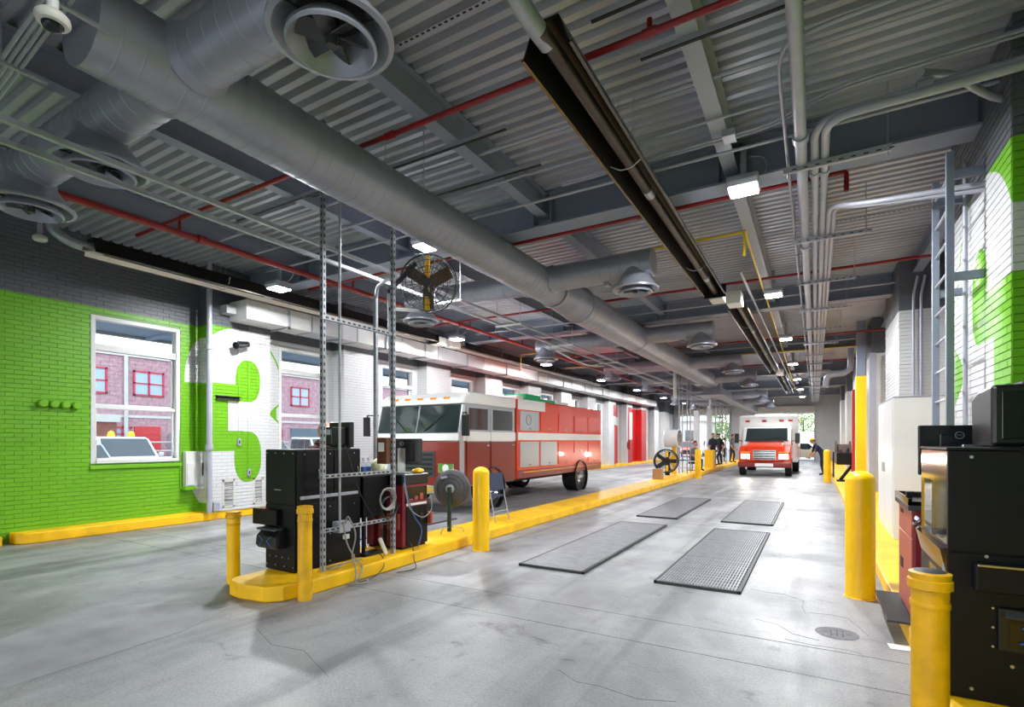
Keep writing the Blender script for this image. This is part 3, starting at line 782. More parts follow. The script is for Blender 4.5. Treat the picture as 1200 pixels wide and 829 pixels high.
for y, a, b, lb in ((4.35, -5.4, -2.6, 'steel channel strut across the joist above the big duct, near'), (5.1, -4.9, -2.6, 'steel channel strut across the joist above the big duct, far'), (4.3, -6.9, -4.4, 'steel channel strut over the cable rails left of the duct'), (3.55, -1.4, 1.9, 'long steel channel strut crossing above the flood lamp row'), (4.1, -1.2, 1.5, 'dark steel channel strut crossing the near right ceiling')):
    t = tag(MB().box(a, y - .02, 4.56, b, y + .02, 4.598).build('channel_strut', GREYP), lb, 'strut')
    MB().box(a, y - .014, 4.552, b, y + .014, 4.561).build('strut_slot', BLK3, t)
for x, y, lb in ((-4.3, 4.75, 'short perforated strap hanging between two struts beside the big duct'),):
    t = tag(MB().box(x - .02, y - .55, 4.52, x + .02, y + .55, 4.525).build('perforated_strap', GALV), lb, 'strap')
    for i in range(10): MB().box(x - .008, y - .5 + i * .105, 4.5175, x + .008, y - .45 + i * .105, 4.5205).build('slot', BLK3, t)

for y, a, b, lb in ((3.35, -3.1, -1.7, 'long dotted perforated strip under the roof deck near the first ring diffuser'), (9.45, .05, 1.9, 'dotted perforated strip under the roof deck beyond the big bent conduits')):
    t = tag(MB().box(a, y - .02, 4.893, b, y + .02, 4.8985).build('perforated_strap', GREYP), lb, 'strap')
    m = MB(); k = 0
    while a + .04 + k * .06 < b - .04: m.box(a + .04 + k * .06, y - .009, 4.8915, a + .072 + k * .06, y + .009, 4.8935); k += 1
    m.build('slot_row', BLK3, t)['kind'] = 'stuff'

# cable rails over the island
t = thing('cable_rack', 'pair of long rails with cables hung over the island left of the duct', 'cable rack', (-4.87, 1.0, 3.66))
for x in (-4.70, -5.05): MB().box(x - .02, .8, 3.66, x + .02, 34, 3.70).build('rail', GALV, t)
for i, x in enumerate((-4.77,)): MB().tube([(x, .8, 3.70), (x, 34, 3.70)], .013 + .003 * (i % 2), 8).build('conduit_run', GREYP, t, smooth=True)
for y in (6.4, 8.25, 10.6, 13.6, 16.2, 19.2, 21.6, 26, 28, 30.4):
    MB().box(-5.14, y - .02, 3.635, -4.61, y + .02, 3.66).build('rack_cross_bar', WHITEP, t)
    for x in (-5.12, -4.63): MB().cyl((x, y, 3.635), (x, y, ZD), .006, n=6).build('threaded_rod', GALV, t)
pipe('conduit', 'loose white cable loop hanging under the cable rails beyond the cage fan', 'cable', [(-5.2, 11.0, 3.62), (-5.25, 12, 3.56), (-5.2, 13.0, 3.52), (-5.18, 13.6, 3.62)], .02, WHITEP, .3)
t = thing('cable_rack', 'four parallel steel conduits crossing the dark top left corner by the camera dome', 'cable rack', (-3.4, 1.2, 3.95))
for i in range(4): MB().tube([(-6.6, 1.40 + .032 * i, 4.02), (-2.2, 1.10 + .032 * i, 4.02)], .013, 8).build('conduit_run', GALV, t, smooth=True)
for x in (-3.0, -3.7, -4.6):
    MB().box(x - .015, 1.05, 3.99, x + .015, 1.5, 4.005).build('rack_cross_bar', GALV, t)
    MB().cyl((x, 1.26, 3.99), (x, 1.26, ZD - .01), .006, n=6).build('threaded_rod', GALV, t)

# flood lamps (each builder makes its own light)
def flood(label, x, y, z=4.30, on=True, tilt=0, watt=None):
    t = thing('flood_lamp', label, 'lamp', (x, y, z), 0, 'ceiling flood lamps')
    MB().prism([(y - .17, z + .10), (y + .15, z + .10), (y + .17, z + .02), (y + .13, z - .01), (y - .15, z - .01), (y - .19, z + .04)], 'x', x - .16, x + .16).build('lamp_housing', GREYP, t, bevel=.012)
    MB().box(x - .14, y - .145, z - .022, x + .14, y + .125, z - .008).build('lamp_lens', LENS, t)
    MB().box(x - .03, y - .02, z + .1, x + .03, y + .02, ZD - .1).box(x - .14, y - .03, z + .1, x + .14, y + .03, z + .115).build('lamp_bracket', GALV, t)
    MB().tube(bend([(x + .1, y + .05, z + .1), (x + .24, y + .1, z + .2), (x + .2, y + .12, z + .38), (x + .05, y + .1, z + .4)], .1), .009, 6).build('lamp_whip', GREYP, t, smooth=True)
    L = bpy.data.lights.new('flood_light', 'AREA'); L.shape = 'RECTANGLE'; L.size = .14; L.size_y = .14; L.energy = watt or LAMP_W; L.color = (.94, .97, 1.0)
    o = bpy.data.objects.new('flood_light', L); COL.objects.link(o); o.parent = t; o.location = (0, -.01, -.04)
    return t
ORD = ('first', 'second', 'third', 'fourth', 'fifth', 'sixth', 'seventh')
for k, y in enumerate((6.33, 11.2, 16.2, 21.6, 27.0, 32.4, 37.8)):
    flood(ORD[k] + ' flood lamp of the right lane row, counting away from the camera', -.69, y, 4.33)
for k, y in enumerate((5.9, 11.2, 16.5, 22, 27.3, 33, 38.5)):
    flood(ORD[k] + ' flood lamp of the left lane row, counting away from the camera', -8.2, y, 4.22)
flood('flood lamp by itself beside the big duct above the cage fan', -4.70, 5.72, 4.25, watt=60)
flood('unseen flood lamp added above the camera to light the foreground floor', -.69, .9, 4.33, watt=45)  # fill lamp out of view, added to brighten the near floor

# camera dome, speaker-like fixtures
t = thing('dome_camera', 'white dome security camera on a white pole at the top left corner', 'camera', (-2.95, .98, 3.4))
MB().cyl((-2.95, .98, 3.42), (-2.95, .98, ZD), .022, n=16).build('camera_pole', WHITEP, t, smooth=True)
MB().lathe([(.022, 3.445), (.05, 3.435), (.063, 3.42), (.065, 3.40), (.057, 3.387), (.04, 3.383)], (-2.95, .98, 0), None, 28).build('camera_housing', OFFW, t, smooth=True)
MB().sph((-2.95, .98, 3.386), .042, (1, 1, .8), 20, 10).build('dome_bubble', SCREEN, t, smooth=True)
t = thing('wall_camera', 'black bullet camera on the white upper part of the painted number', 'camera', (-9.9, 6.25, 3.38))
MB().box(-9.97, 6.22, 3.42, -9.93, 6.32, 3.52).build('camera_base', BLACK2, t, bevel=.01)
MB().tube([(-9.95, 6.27, 3.47), (-9.86, 6.27, 3.46), (-9.82, 6.24, 3.43)], .018, 8).build('camera_arm', BLACK2, t, smooth=True)
MB().cyl((-9.86, 6.37, 3.46), (-9.76, 6.06, 3.38), .06, .07, 18).build('camera_body', BLACK2, t, smooth=True)
MB().cyl((-9.761, 6.063, 3.381), (-9.757, 6.05, 3.378), .05, n=16).build('camera_lens', SCREEN, t, smooth=True)
for i, (x, y, z, lb) in enumerate(((-9.3, 2.95, 4.30, 'small off-white ceiling sensor by the left heater elbow'),)):
    t = tag(MB().lathe([(.07, 0), (.085, .02), (.08, .06), (.03, .09)], (x, y, z), None, 20).build('ceiling_sensor', OFFW, smooth=True), lb, 'sensor')
    MB().cyl((x, y, z + .09), (x, y, ZD), .03, n=10).build('sensor_stem', GREYP, t, smooth=True)
pipe('drain_pipe', 'grey vertical pipe on the left pilaster corner from kerb to ceiling', 'pipe', [(-9.90, 5.63, .16), (-9.90, 5.63, ZD)], .05, GREYP, n=14, couplings=[((-9.90, 5.63, 1.4), (0, 0, 1)), ((-9.90, 5.63, 3.3), (0, 0, 1))])

# ceiling-hung cage fan over the rack
FC = Vector((-4.36, 5.33, 3.57))
t = thing('cage_fan', 'large black wire cage fan with yellow yoke hung by the big duct', 'fan', FC)
ax = Vector((.55, -.80, -.15)).normalized(); q = ax.to_track_quat('Z', 'Y').to_matrix()
cg = MB()
for r, h in ((.37, 0), (.37, .04), (.35, .10), (.28, .15), (.20, .175), (.12, .185), (.35, -.06), (.24, -.10), (.12, -.11)):
    pts = [FC + q @ Vector((r * math.cos(2 * math.pi * i / 28), r * math.sin(2 * math.pi * i / 28), h)) for i in range(28)]
    cg.tube(pts, .0045 if r < .36 else .008, 5, True)
for k in range(32):
    a = 2 * math.pi * k / 32
    cg.tube([FC + q @ Vector((r * math.cos(a), r * math.sin(a), h)) for r, h in ((.06, -.112), (.24, -.10), (.35, -.06), (.37, 0), (.37, .04), (.35, .10), (.28, .15), (.12, .185), (.05, .19))], .0028, 4)
cg.build('fan_cage', BLACK2, t)
for k in range(3):
    a = k * 2.094 + .5
    rot = q @ Matrix.Rotation(a, 3, 'Z') @ Matrix.Rotation(R(28), 3, 'X')
    MB().obox(FC + q @ (Matrix.Rotation(a, 3, 'Z') @ Vector((.19, 0, .03))), (.27, .17, .005), rot).build('fan_blade', BRASS, t, bevel=.003)
MB().cyl(FC + ax * -.13, FC + ax * .06, .075, n=18).build('fan_motor', BRASS, t, smooth=True)
MB().cyl(FC + ax * .18, FC + ax * .20, .05, n=16).build('fan_badge', BLACK2, t, smooth=True)
side = Vector((0, 0, 1)) 
MB().obox(FC + Vector((-.06, .05, .24)) + ax * .06, (.07, .03, .30), Matrix.Rotation(R(15), 3, 'Z')).build('fan_yoke', YEL, t, bevel=.006)
MB().obox(FC + Vector((-.06, .05, -.24)) + ax * .06, (.07, .03, .18), Matrix.Rotation(R(15), 3, 'Z')).build('fan_yoke', YEL, t, bevel=.006)
MB().cyl(FC + Vector((-.2, -.05, .33)), FC + Vector((-.08, .05, .33)), .09, n=16).build('fan_pivot', GALV, t, smooth=True)
MB().bar(FC + Vector((-.16, -.02, .33)), (-4.52, 4.76, 3.35), .045, .045).build('fan_arm', BLACK2, t)
MB().bar(FC + Vector((-.05, .05, -.34)), (-4.54, 4.80, 3.15), .04, .04).build('fan_arm', BLACK2, t)

# fluorescent strips and the wall duct highlights are lamps of the left lane
for k, (y, lb) in enumerate(((8.95, 'near fluorescent strip above the left wall duct'), (12.9, 'middle fluorescent strip above the left wall duct'), (17.4, 'far fluorescent strip above the left wall duct'))):
    t = thing('fluorescent_strip', lb, 'lamp', (-9.1, y, 4.40))
    MB().box(-9.16, y - .6, 4.42, -9.04, y + .6, 4.48).build('strip_body', WHITEP, t)
    for x in (-9.13, -9.07): MB().cyl((x, y - .58, 4.405), (x, y + .58, 4.405), .013, n=8).build('strip_tube', TUBEL, t, smooth=True)
    MB().cyl((-9.1, y, 4.48), (-9.1, y, ZD), .008, n=6).build('strip_rod', GALV, t)
# ================================================================== THINGS ON THE FLOOR
KT = .15          # kerb top
# bollards
def bollard_dome(label, x, y, z, h=1.13, r=.105):
    n = 24
    prof = [(r, 0), (r, h - r * .75)] + [(r * math.cos(a), h - r * .75 + r * .75 * math.sin(a)) for a in [math.pi / 2 * i / 8 for i in range(1, 8)]] + [(.0001, h)]
    o = MB().lathe(prof, (x, y, z), None, n).build('bollard', YEL, smooth=True, org=(x, y, z))
    tag(o, label, 'bollard', 'dome-topped yellow bollards')
    MB().lathe([(r + .012, 0), (r + .012, .006), (r, .012)], (x, y, z), None, n).build('base_weld', YELD, o, smooth=True)
    return o
bollard_dome('tall dome-topped yellow bollard on the lane floor beside the island, nearest', -4.02, 6.05, 0, 1.16, .115)
bollard_dome('big dome-topped yellow bollard by the right kerb, before the white cabinet', .38, 6.08, 0, 1.23, .125)
bollard_dome('small far dome-topped yellow bollard left of the ambulance, by the drum fan', -4.11, 22.1, 0, 1.2, .12)
bollard_dome('far dome-topped yellow bollard right of the ambulance, by the crouching person', .39, 22.4, 0, 1.2, .12)
bollard_dome('farthest yellow bollard on the island in front of the exit door', -4.75, 37.5, KT, 1.2, .12)
for i, (x, y, z, h, lb) in enumerate(((-5.37, 3.31, 0, .77, 'shorter capped yellow bollard at the left corner of the island end'),
                                   (-4.22, 3.31, 0, .90, 'scuffed capped yellow bollard right of the black kiosk at the island end'),
                                   (.42, 2.79, 0, .97, 'worn banded yellow bollard with a dark cap before the right kiosk'))):
    t = thing('bollard', lb, 'bollard', (x, y, z), 0, 'capped yellow bollards')
    MB().lathe([(.066, z), (.066, z + h - .06)], (x, y, 0), None, 24).build('bollard_post', YELD if i else YEL, t, smooth=True)
    MB().lathe([(.067, z + h - .075), (.078, z + h - .07), (.078, z + h - .035), (.071, z + h - .03), (.074, z + h - .006), (.06, z + h)], (x, y, 0), None, 24).build('bollard_cap', YELD, t, smooth=True)
    if i == 2: MB().lathe([(.058, z + h + .0005), (.05, z + h + .004), (.0001, z + h + .005)], (x, y, 0), None, 20).build('cap_disc', MATF, t, smooth=True)
    MB().lathe([(.0685, z + h - .15), (.070, z + h - .145), (.070, z + h - .13), (.0685, z + h - .125)], (x, y, 0), None, 24).build('clamp_band', YELD, t, smooth=True)

# floor gratings over the dynamometer pits
for x0, x1, y0, y1, cuts, lb in ((-3.12, -2.27, 5.52, 9.38, (8.3,), 'long dark floor grating nearest the island, in the near left wheel track'),
                               (-1.49, -.63, 5.57, 9.43, (7.0, 8.3), 'long dark floor grating in the near right wheel track'),
                               (-3.10, -2.30, 10.28, 14.14, (12.4,), 'dark floor grating farther up the lane in the left wheel track'),
                               (-1.52, -.64, 10.33, 14.26, (12.6,), 'dark floor grating farther up the lane in the right wheel track')):
    t = thing('floor_grating', lb, 'grating', ((x0 + x1) / 2, y0, 0), 0, 'floor gratings')
    MB().box(x0, y0, .001, x1, y0 + .03, .03).box(x0, y1 - .03, .001, x1, y1, .03).box(x0, y0, .001, x0 + .03, y1, .03).box(x1 - .035, y0, .001, x1, y1, .034).build('grating_frame', MATF, t, bevel=.004)
    ys = [y0 + .032] + list(cuts) + [y1 - .032]
    for a, b in zip(ys, ys[1:]):
        MB().box(x0 + .03, a + .004, .002, x1 - .035, b - .004, .012).build('grating_plate', MATF, t)
        m = MB(); n = 26; w = (x1 - x0 - .075) / n
        for k in range(n): m.box(x0 + .034 + k * w, a + .006, .012, x0 + .034 + k * w + w * .62, b - .006, .028)
        for k in range(int((b - a) / .12)): m.box(x0 + .034, a + .06 + k * .12, .010, x1 - .039, a + .075 + k * .12, .0265)
        g = m.build('grating_bars', MAT, t); g['kind'] = 'stuff'
    if x0 < -3 and y0 < 6:
        m = MB()
        for k in range(14): m.cyl((x0 + .1 + random.random() * .65, y0 + .2 + random.random() * 2.6, .026), (x0 + .1 + random.random() * .65, y0 + .2 + random.random() * 2.6, .0262), .001, n=4)
# left lane gratings beneath the lorry and before it
t = thing('floor_grating', 'dark floor grating in the left lane seen behind the island fan', 'grating', (-6.4, 6.6, 0))
MB().box(-6.85, 5.6, .001, -6.0, 8.2, .02).build('grating_plate', MATF, t)
m = MB()
for k in range(30): m.box(-6.83 + k * .0275, 5.62, .02, -6.83 + k * .0275 + .017, 8.18, .03)
m.build('grating_bars', MAT, t)['kind'] = 'stuff'

# floor drain, paper
t = thing('floor_drain', 'small round floor drain sunk in the concrete near the right kerb', 'drain', (.15, 4.84, 0))
MB().lathe([(.15, .0005), (.14, .003), (.10, .004), (.09, .002)], (.15, 4.84, 0), None, 28).build('drain_rim', M('dirty_concrete_ring', '#77767a', .8, 0, .3, 20), t, smooth=True)
MB().lathe([(.0001, .0012), (.092, .0015)], (.15, 4.84, 0), None, 24).build('drain_pit', M('drain_black', '#0c0c0d', .9, spec=0), t)
for k in range(3): MB().box(.11 + k * .04 - .004, 4.77, .002, .11 + k * .04 + .004, 4.91, .0045).build('drain_bar', MATF, t)
m = MB().obox((.545, 4.73, .006), (.15, .10, .002), Matrix.Rotation(R(8), 3, 'Z') @ Matrix.Rotation(R(3), 3, 'X'))
tag(m.build('paper_sheet', PAPER), 'small white sheet of paper lying on the floor by the right kerb', 'paper')

# ------------------------------------------------------------- kiosks (black inspection cabinets)
def screws(m, pts, ax, r=.007):
    for p in pts:
        p = Vector(p); d = Vector(ax) * .004
        m.cyl(p, p + d, r, n=8)
    return m
def kiosk_left():
    x0, x1, y0, y1, z1 = -5.10, -4.62, 3.50, 4.40, 1.43
    t = thing('inspection_kiosk', 'black steel inspection kiosk on the island end behind two capped bollards', 'kiosk', (x0, y0, KT))
    MB().box(x0, y0 + .012, KT, x1 - .012, y1, z1).build('body', BLACK, t, bevel=.006)
    MB().box(x0 + .003, y0, .86, x1 - .003, y0 + .012, z1 - .003).build('upper_front_panel', BLACK, t, bevel=.004)
    MB().box(x0 + .003, y0, KT + .01, x1 - .003, y0 + .012, .85).build('lower_front_panel', BLACK, t, bevel=.004)
    for a, b, c, d in ((y0 + .02, 4.0, .86, z1 - .01), (4.01, y1 - .01, .86, z1 - .01), (y0 + .02, y1 - .01, KT + .02, .85)):
        pn = MB().box(x1 - .012, a, c, x1, b, d).build('side_panel', BLACK, t, bevel=.003)
        if c > .5:
            h = MB().tube(bend([(x1, b - .22 if b < 4.2 else b - .06, 1.22), (x1 + .03, b - .22 if b < 4.2 else b - .06, 1.22), (x1 + .03, b - .22 if b < 4.2 else b - .06, 1.12), (x1, b - .22 if b < 4.2 else b - .06, 1.12)], .012), .006, 6)
            h.build('handle', CHROME, pn, smooth=True)
    MB().box(x1, y0 + .06, .905, x1 + .02, y1 - .06, .94).build('chrome_rail', GREYP, t, bevel=.004)
    MB().box(x0 - .14, y0 - .06, .63, x0 + .26, y0 + .14, .80).build('document_tray', BLACK, t, bevel=.008)
    MB().box(x0 - .02, y0 - .04, .80, x0 + .06, y0 + .02, .808).build('tray_button', REDL, t)
    v = MB().prism([(y0 - .13, .44), (y0 - .10, .40), (y0, .40), (y0, .62), (y0 - .02, .62), (y0 - .12, .53)], 'x', x0 + .02, x0 + .34).build('ticket_chute', BLACK2, t, bevel=.006)
    MB().box(x0 + .03, y0 - .125, .59, x0 + .33, y0 - .02, .612).build('chute_lid', DKGREY, v, bevel=.004)
    for sg in (-1, 1):
        MB().tube([(x0 + .18 + sg * .10, y0 - .134, .535), (x0 + .18 + sg * .03, y0 - .134, .485), (x0 + .18 + sg * .10, y0 - .134, .43)], .0035, 6).build('blue_tubing', BLUEG, v, smooth=True)
    MB().box(x0 + .15, y0 - .003, 1.0, x0 + .26, y0, 1.008).build('lock_slot', ALU, t)
    s = screws(MB(), [(x0 + .03 + i * .14, y0, z) for i in range(4) for z in (KT + .06, 1.39)] + [(x0 + .08 + i * .1, y0, .3) for i in range(4)], (0, -1, 0))
    screws(s, [(x1, y, z) for y in (3.62, 3.95, 4.3) for z in (.2, .5, .8, 1.38)], (1, 0, 0))
    s.build('screws', ALU, t)
    return t
kiosk_left()
def kiosk_right():
    x0, x1, y0, y1, z1 = .615, 1.62, 3.60, 4.40, 1.47
    t = thing('inspection_kiosk', 'large black steel inspection kiosk cut off by the right edge of the picture', 'kiosk', (x0, y0, KT))
    MB().box(x0 + .012, y0 + .012, KT, x1, y1, z1).build('body', BLACK, t, bevel=.006)
    MB().box(x0 - .004, y0 - .004, z1, x1 + .01, y1 + .01, z1 + .014).build('top_plate', BLACK, t, bevel=.003)
    MB().box(x0 + .003, y0, .93, x1 - .003, y0 + .012, z1 - .003).build('upper_front_panel', BLACK, t, bevel=.004)
    MB().box(x0 + .003, y0, KT + .004, x1 - .003, y0 + .012, .922).build('lower_front_panel', BLACK, t, bevel=.004)
    MB().box(x0, y0 + .01, .935, x0 + .012, y1 - .01, z1 - .003).build('upper_side_panel', BROWN, t, bevel=.003)
    MB().box(x0, y0 + .01, KT + .01, x0 + .012, y1 - .01, .80).build('lower_side_panel', BLACK, t, bevel=.003)
    MB().prism([(x0 - .03, .935), (x0 + .012, .935), (x0 + .012, .80), (x0, .80)], 'y', y0 + .01, y1 - .01).build('side_ledge', BROWN, t, bevel=.003)
    MB().box(x0 - .002, y0 + .16, .52, x0 + .004, y0 + .50, .78).build('slot_opening', SCREEN, t)
    MB().obox((x0 - .04, y0 + .25, .50), (.012, .34, .26), Matrix.Rotation(R(-16), 3, 'Y')).build('open_flap', GALV, t, bevel=.003)
    MB().box(x0 - .012, y0 + .012, KT, x0 - .001, y0 + .05, .93).build('corner_strip', GALV, t)
    # clear acrylic holders on the side
    MB().box(x0 - .05, y0 + .10, 1.0, x0 - .047, y0 + .34, 1.30).box(x0 - .05, y0 + .10, 1.0, x0, y0 + .104, 1.30).box(x0 - .05, y0 + .336, 1.0, x0, y0 + .34, 1.30).box(x0 - .05, y0 + .1, 1.0, x0, y0 + .34, 1.004).build('clear_holder', ACRYL, t)
    MB().obox((x0 - .05, y0 + .26, 1.0), (.11, .22, .003), Matrix.Rotation(R(30), 3, 'Y')).obox((x0 - .095, y0 + .26, 1.04), (.003, .22, .06), Matrix.Rotation(R(20), 3, 'Y')).build('clear_holder', ACRYL, t)
    MB().box(x0 - .046, y0 + .12, 1.19, x0 - .043, y0 + .16, 1.28).build('holder_label', M('amber_label', '#c79a55', .6), t)
    # front: drawer, window with blue tubing, handles
    d = MB().box(x0 + .10, y0 - .075, .74, x0 + .75, y0, .885).build('drawer', BLACK, t, bevel=.012)
    MB().box(x0 + .11, y0 - .079, .872, x0 + .72, y0 - .045, .886).build('drawer_rail', CHROME, d, bevel=.003)
    MB().tube([(x0 + .3, y0 - .06, .895), (x0 + .36, y0 - .07, .9), (x0 + .46, y0 - .06, .893), (x0 + .55, y0 - .065, .897)], .004, 6).build('key_chain', ALU, d, smooth=True)
    w = MB().box(x0 + .20, y0 - .03, .44, x0 + .80, y0, .66).build('window_box', BLACK2, t, bevel=.006)
    MB().box(x0 + .24, y0 - .034, .47, x0 + .76, y0 - .03, .60).build('window_pane', SCREEN, w)
    MB().obox((x0 + .5, y0 - .045, .635), (.56, .045, .012), Matrix.Rotation(R(25), 3, 'X')).build('window_hood', DKGREY, w)
    MB().tube([(x0 + .29, y0 - .042, .575), (x0 + .38, y0 - .042, .555), (x0 + .47, y0 - .042, .53), (x0 + .38, y0 - .042, .505), (x0 + .28, y0 - .042, .495)], .0055, 8).build('blue_tubing', BLUEG, w, smooth=True)
    MB().box(x0 + .52, y0 - .012, 1.035, x0 + .75, y0, 1.05).build('chrome_rail', CHROME, t, bevel=.003)
    s = screws(MB(), [(x0 + .10 + i * .3, y0, z) for i in range(3) for z in (KT + .06, 1.435)] + [(x0 + .16, y0, .915), (x0 + .26, y0, .36)], (0, -1, 0), .009)
    screws(s, [(x0 + .185, y0, z) for z in (.45, .55, .65)], (0, -1, 0), .006)
    s.build('screws', ALU, t)
kiosk_right()

def monitor(name, label, c, rz, w=.5, h=.32, stand=True, emblem=True, drop=.0, ex=0):
    """flat monitor seen from behind; local -y is the back"""
    t = thing(name, label, 'monitor', c, rz)
    hz = drop
    MB().box(-w / 2, 0, hz, w / 2, .028, hz + h).build('monitor_back', BLACK2, t, bevel=.008, local=True)
    MB().box(-w * .3, -.022, hz + .04, w * .3, 0, hz + h - .06).build('back_bulge', BLACK2, t, bevel=.012, local=True)
    MB().box(-w / 2 + .012, .028, hz + .014, w / 2 - .012, .031, hz + h - .012).build('screen_panel', SCREEN, t, local=True)
    if stand:
        MB().box(-.05, -.06, 0, .05, -.022, hz + h * .62).build('stand_neck', ALU, t, bevel=.008, local=True)
        MB().box(-.13, -.12, 0, .13, .07, .014).build('stand_foot', ALU, t, bevel=.006, local=True)
    if emblem:
        e = MB().lathe([(.020, -.0005), (.0255, -.001), (.0255, .003), (.020, .003)], (ex, -.026, hz + h * .80), Matrix.Rotation(R(90), 3, 'X'), 28, True).build('maker_emblem', ALU, t, smooth=True, local=True)
        tx = text_mesh('emblem_letters', 'DELL', .0145, ALU, t, (0, 0, 0), (R(90), 0, 0)); tx.location = (ex, -.0285, hz + h * .80)
    return t
monitor('monitor', 'wide black monitor seen from behind on the right kiosk, ring emblem on its back', (.885, 4.52, .151), R(3), .54, .34, True, True, 1.135, -.055)
t = thing('crt_monitor', 'bulky black monitor housing on the right kiosk at the picture edge', 'monitor', (1.14, 4.02, 1.484))
MB().prism([(3.80, 1.49), (4.22, 1.49), (4.25, 1.78), (4.08, 1.82), (3.80, 1.83)], 'x', .84, 1.44).build('monitor_shell', BLACK2, t, bevel=.02)
MB().prism([(4.22, 1.51), (4.30, 1.52), (4.30, 1.73), (4.24, 1.76)], 'x', .90, 1.38).build('shell_back', BLACK2, t, bevel=.015)
MB().box(.88, 3.792, 1.53, 1.40, 3.80, 1.79).build('curved_screen', SCREEN, t, bevel=.02)
MB().box(.98, 3.86, 1.828, 1.20, 4.02, 1.85).build('top_handle', DKGREY, t, bevel=.008)
t = thing('computer_terminal', 'old boxy black terminal standing on the far end of the left kiosk', 'monitor', (-4.82, 4.22, 1.43))
MB().box(-5.0, 4.26, 1.445, -4.64, 4.32, 1.74).build('screen_frame', BLACK2, t, bevel=.012)
MB().prism([(-4.93, 4.26), (-4.70, 4.26), (-4.74, 4.08), (-4.89, 4.08)], 'z', 1.47, 1.68).build('tube_housing', BLACK2, t, bevel=.012)
MB().box(-4.88, 4.072, 1.59, -4.76, 4.08, 1.65).build('rear_label', M('grey_label', '#a5a6ab', .5), t)
MB().box(-4.95, 4.1, 1.43, -4.68, 4.3, 1.447).build('terminal_foot', BLACK2, t)

# ------------------------------------------------------------- slotted angle rack on the island
t = thing('slotted_rack', 'tall slotted steel angle rack rising from the island to the ceiling', 'rack', (-4.46, 4.2, KT))
def slotted(name, x, y, z0, z1):
    o = MB().box(x - .022, y - .003, z0, x + .022, y + .001, z1).box(x + .018, y - .003, z0, x + .022, y + .04, z1).build(name, GALV, t)
    m = MB(); k = 0
    while z0 + .06 + k * .075 < z1 - .05:
        z = z0 + .06 + k * .075; m.box(x - .009, y - .0042, z, x + .007, y - .0028, z + .035)
        m.box(x + .0212, y + .012, z, x + .0226, y + .028, z + .035); k += 1
    h = m.build('post_holes', BLK3, o); h['kind'] = 'stuff'
slotted('post', -4.47, 3.71, KT, ZD - .01); slotted('post', -4.45, 4.74, KT, ZD - .01)
MB().box(-5.0, 4.98, KT, -4.955, 5.02, 3.45).build('back_post', GALV, t)
def hbar(y0, y1, x, z):
    o = MB().box(x, y0, z - .022, x + .004, y1, z + .022).box(x - .03, y0, z - .022, x + .004, y1, z - .018).build('cross_bar', GALV, t)
    m = MB(); k = 0
    while y0 + .04 + k * .075 < y1 - .05:
        y = y0 + .04 + k * .075; m.box(x + .0035, y, z - .008, x + .0048, y + .04, z + .010); k += 1
    m.build('bar_holes', BLK3, o)['kind'] = 'stuff'
for z in (1.145, .575): hbar(3.70, 4.76, -4.445, z)
hbar(3.70, 4.76, -4.445, 2.82)
MB().tube(bend([(-4.97, 5.0, 3.40), (-4.9, 4.95, 3.52), (-4.6, 4.8, 3.52), (-4.45, 4.74, 3.5)], .08), .022, 8).build('brace_tube', GALV, t, smooth=True)
MB().tube([(-4.66, 4.9, 3.45), (-4.55, 4.82, 2.3), (-4.50, 4.76, 2.2)], .016, 8).build('brace_tube', GALV, t, smooth=True)
pipe('conduit', 'thin vertical conduit dropping from the ceiling in front of the left kiosk', 'conduit', [(-4.50, 3.98, ZD), (-4.50, 3.98, .86), (-4.50, 3.98, .62)], .014, GALV)
t = thing('outlet_box', 'grey outlet box with hanging plug on the lower bar beside the left kiosk', 'electrical box', (-4.47, 3.98, .52))
MB().box(-4.55, 3.92, .52, -4.435, 4.08, .64).build('box_body', GREYP, t, bevel=.008)
MB().box(-4.435, 3.96, .45, -4.41, 4.04, .50).build('plug', OFFW, t, bevel=.006)
def cable(label, pts, r=.006, mat=CABLE, grp='loose cables at the island'):
    return tag(MB().tube(bend(pts, .12, 6), r, 6).build('cable', mat, smooth=True), label, 'cable', grp)
cable('grey cable looping from the outlet box down to the floor by the kiosk', [(-4.43, 4.0, .62), (-4.38, 3.98, .72), (-4.36, 4.1, .5), (-4.40, 4.05, .25), (-4.26, 4.0, .14), (-4.18, 3.9, .01), (-4.12, 4.02, .01), (-4.2, 4.1, .02)], .009)
cable('second grey cable hanging beside the outlet box and curling on the kerb', [(-4.43, 3.95, .62), (-4.36, 3.9, .66), (-4.37, 3.96, .4), (-4.37, 4.1, .2), (-4.25, 4.08, .155), (-4.2, 3.97, .04), (-4.24, 3.84, .012), (-4.15, 3.86, .012)], .009)
cable('grey cable draped along the kerb top toward the rack post', [(-4.40, 3.95, .2), (-4.36, 3.8, .17), (-4.52, 3.74, .165), (-4.50, 4.3, .165)], .008)
cable('thin black cable sagging from the terminal across the rack bars', [(-4.55, 4.1, 1.47), (-4.47, 4.25, .9), (-4.45, 4.5, .55), (-4.43, 4.7, .5), (-4.46, 4.9, .75)], .005, CABLEB)
cable('thin black cable hanging over the kerb edge below the rack', [(-4.5, 4.55, .19), (-4.36, 4.5, .17), (-4.26, 4.42, .08), (-4.2, 4.2, .01), (-4.2, 3.95, .01)], .005, CABLEB)
cable('black cable trailing from the red cabinet over the kerb to the floor', [(-4.4, 5.0, .25), (-4.33, 5.0, .16), (-4.24, 4.9, .05), (-4.05, 4.75, .008), (-4.15, 4.5, .008)], .005, CABLEB)
cable('blue cable drooping from the workstation top', [(-4.42, 4.92, 1.1), (-4.38, 4.93, .85), (-4.36, 5.05, .55), (-4.35, 5.2, .4), (-4.36, 5.12, .17)], .007, CABLEBL)
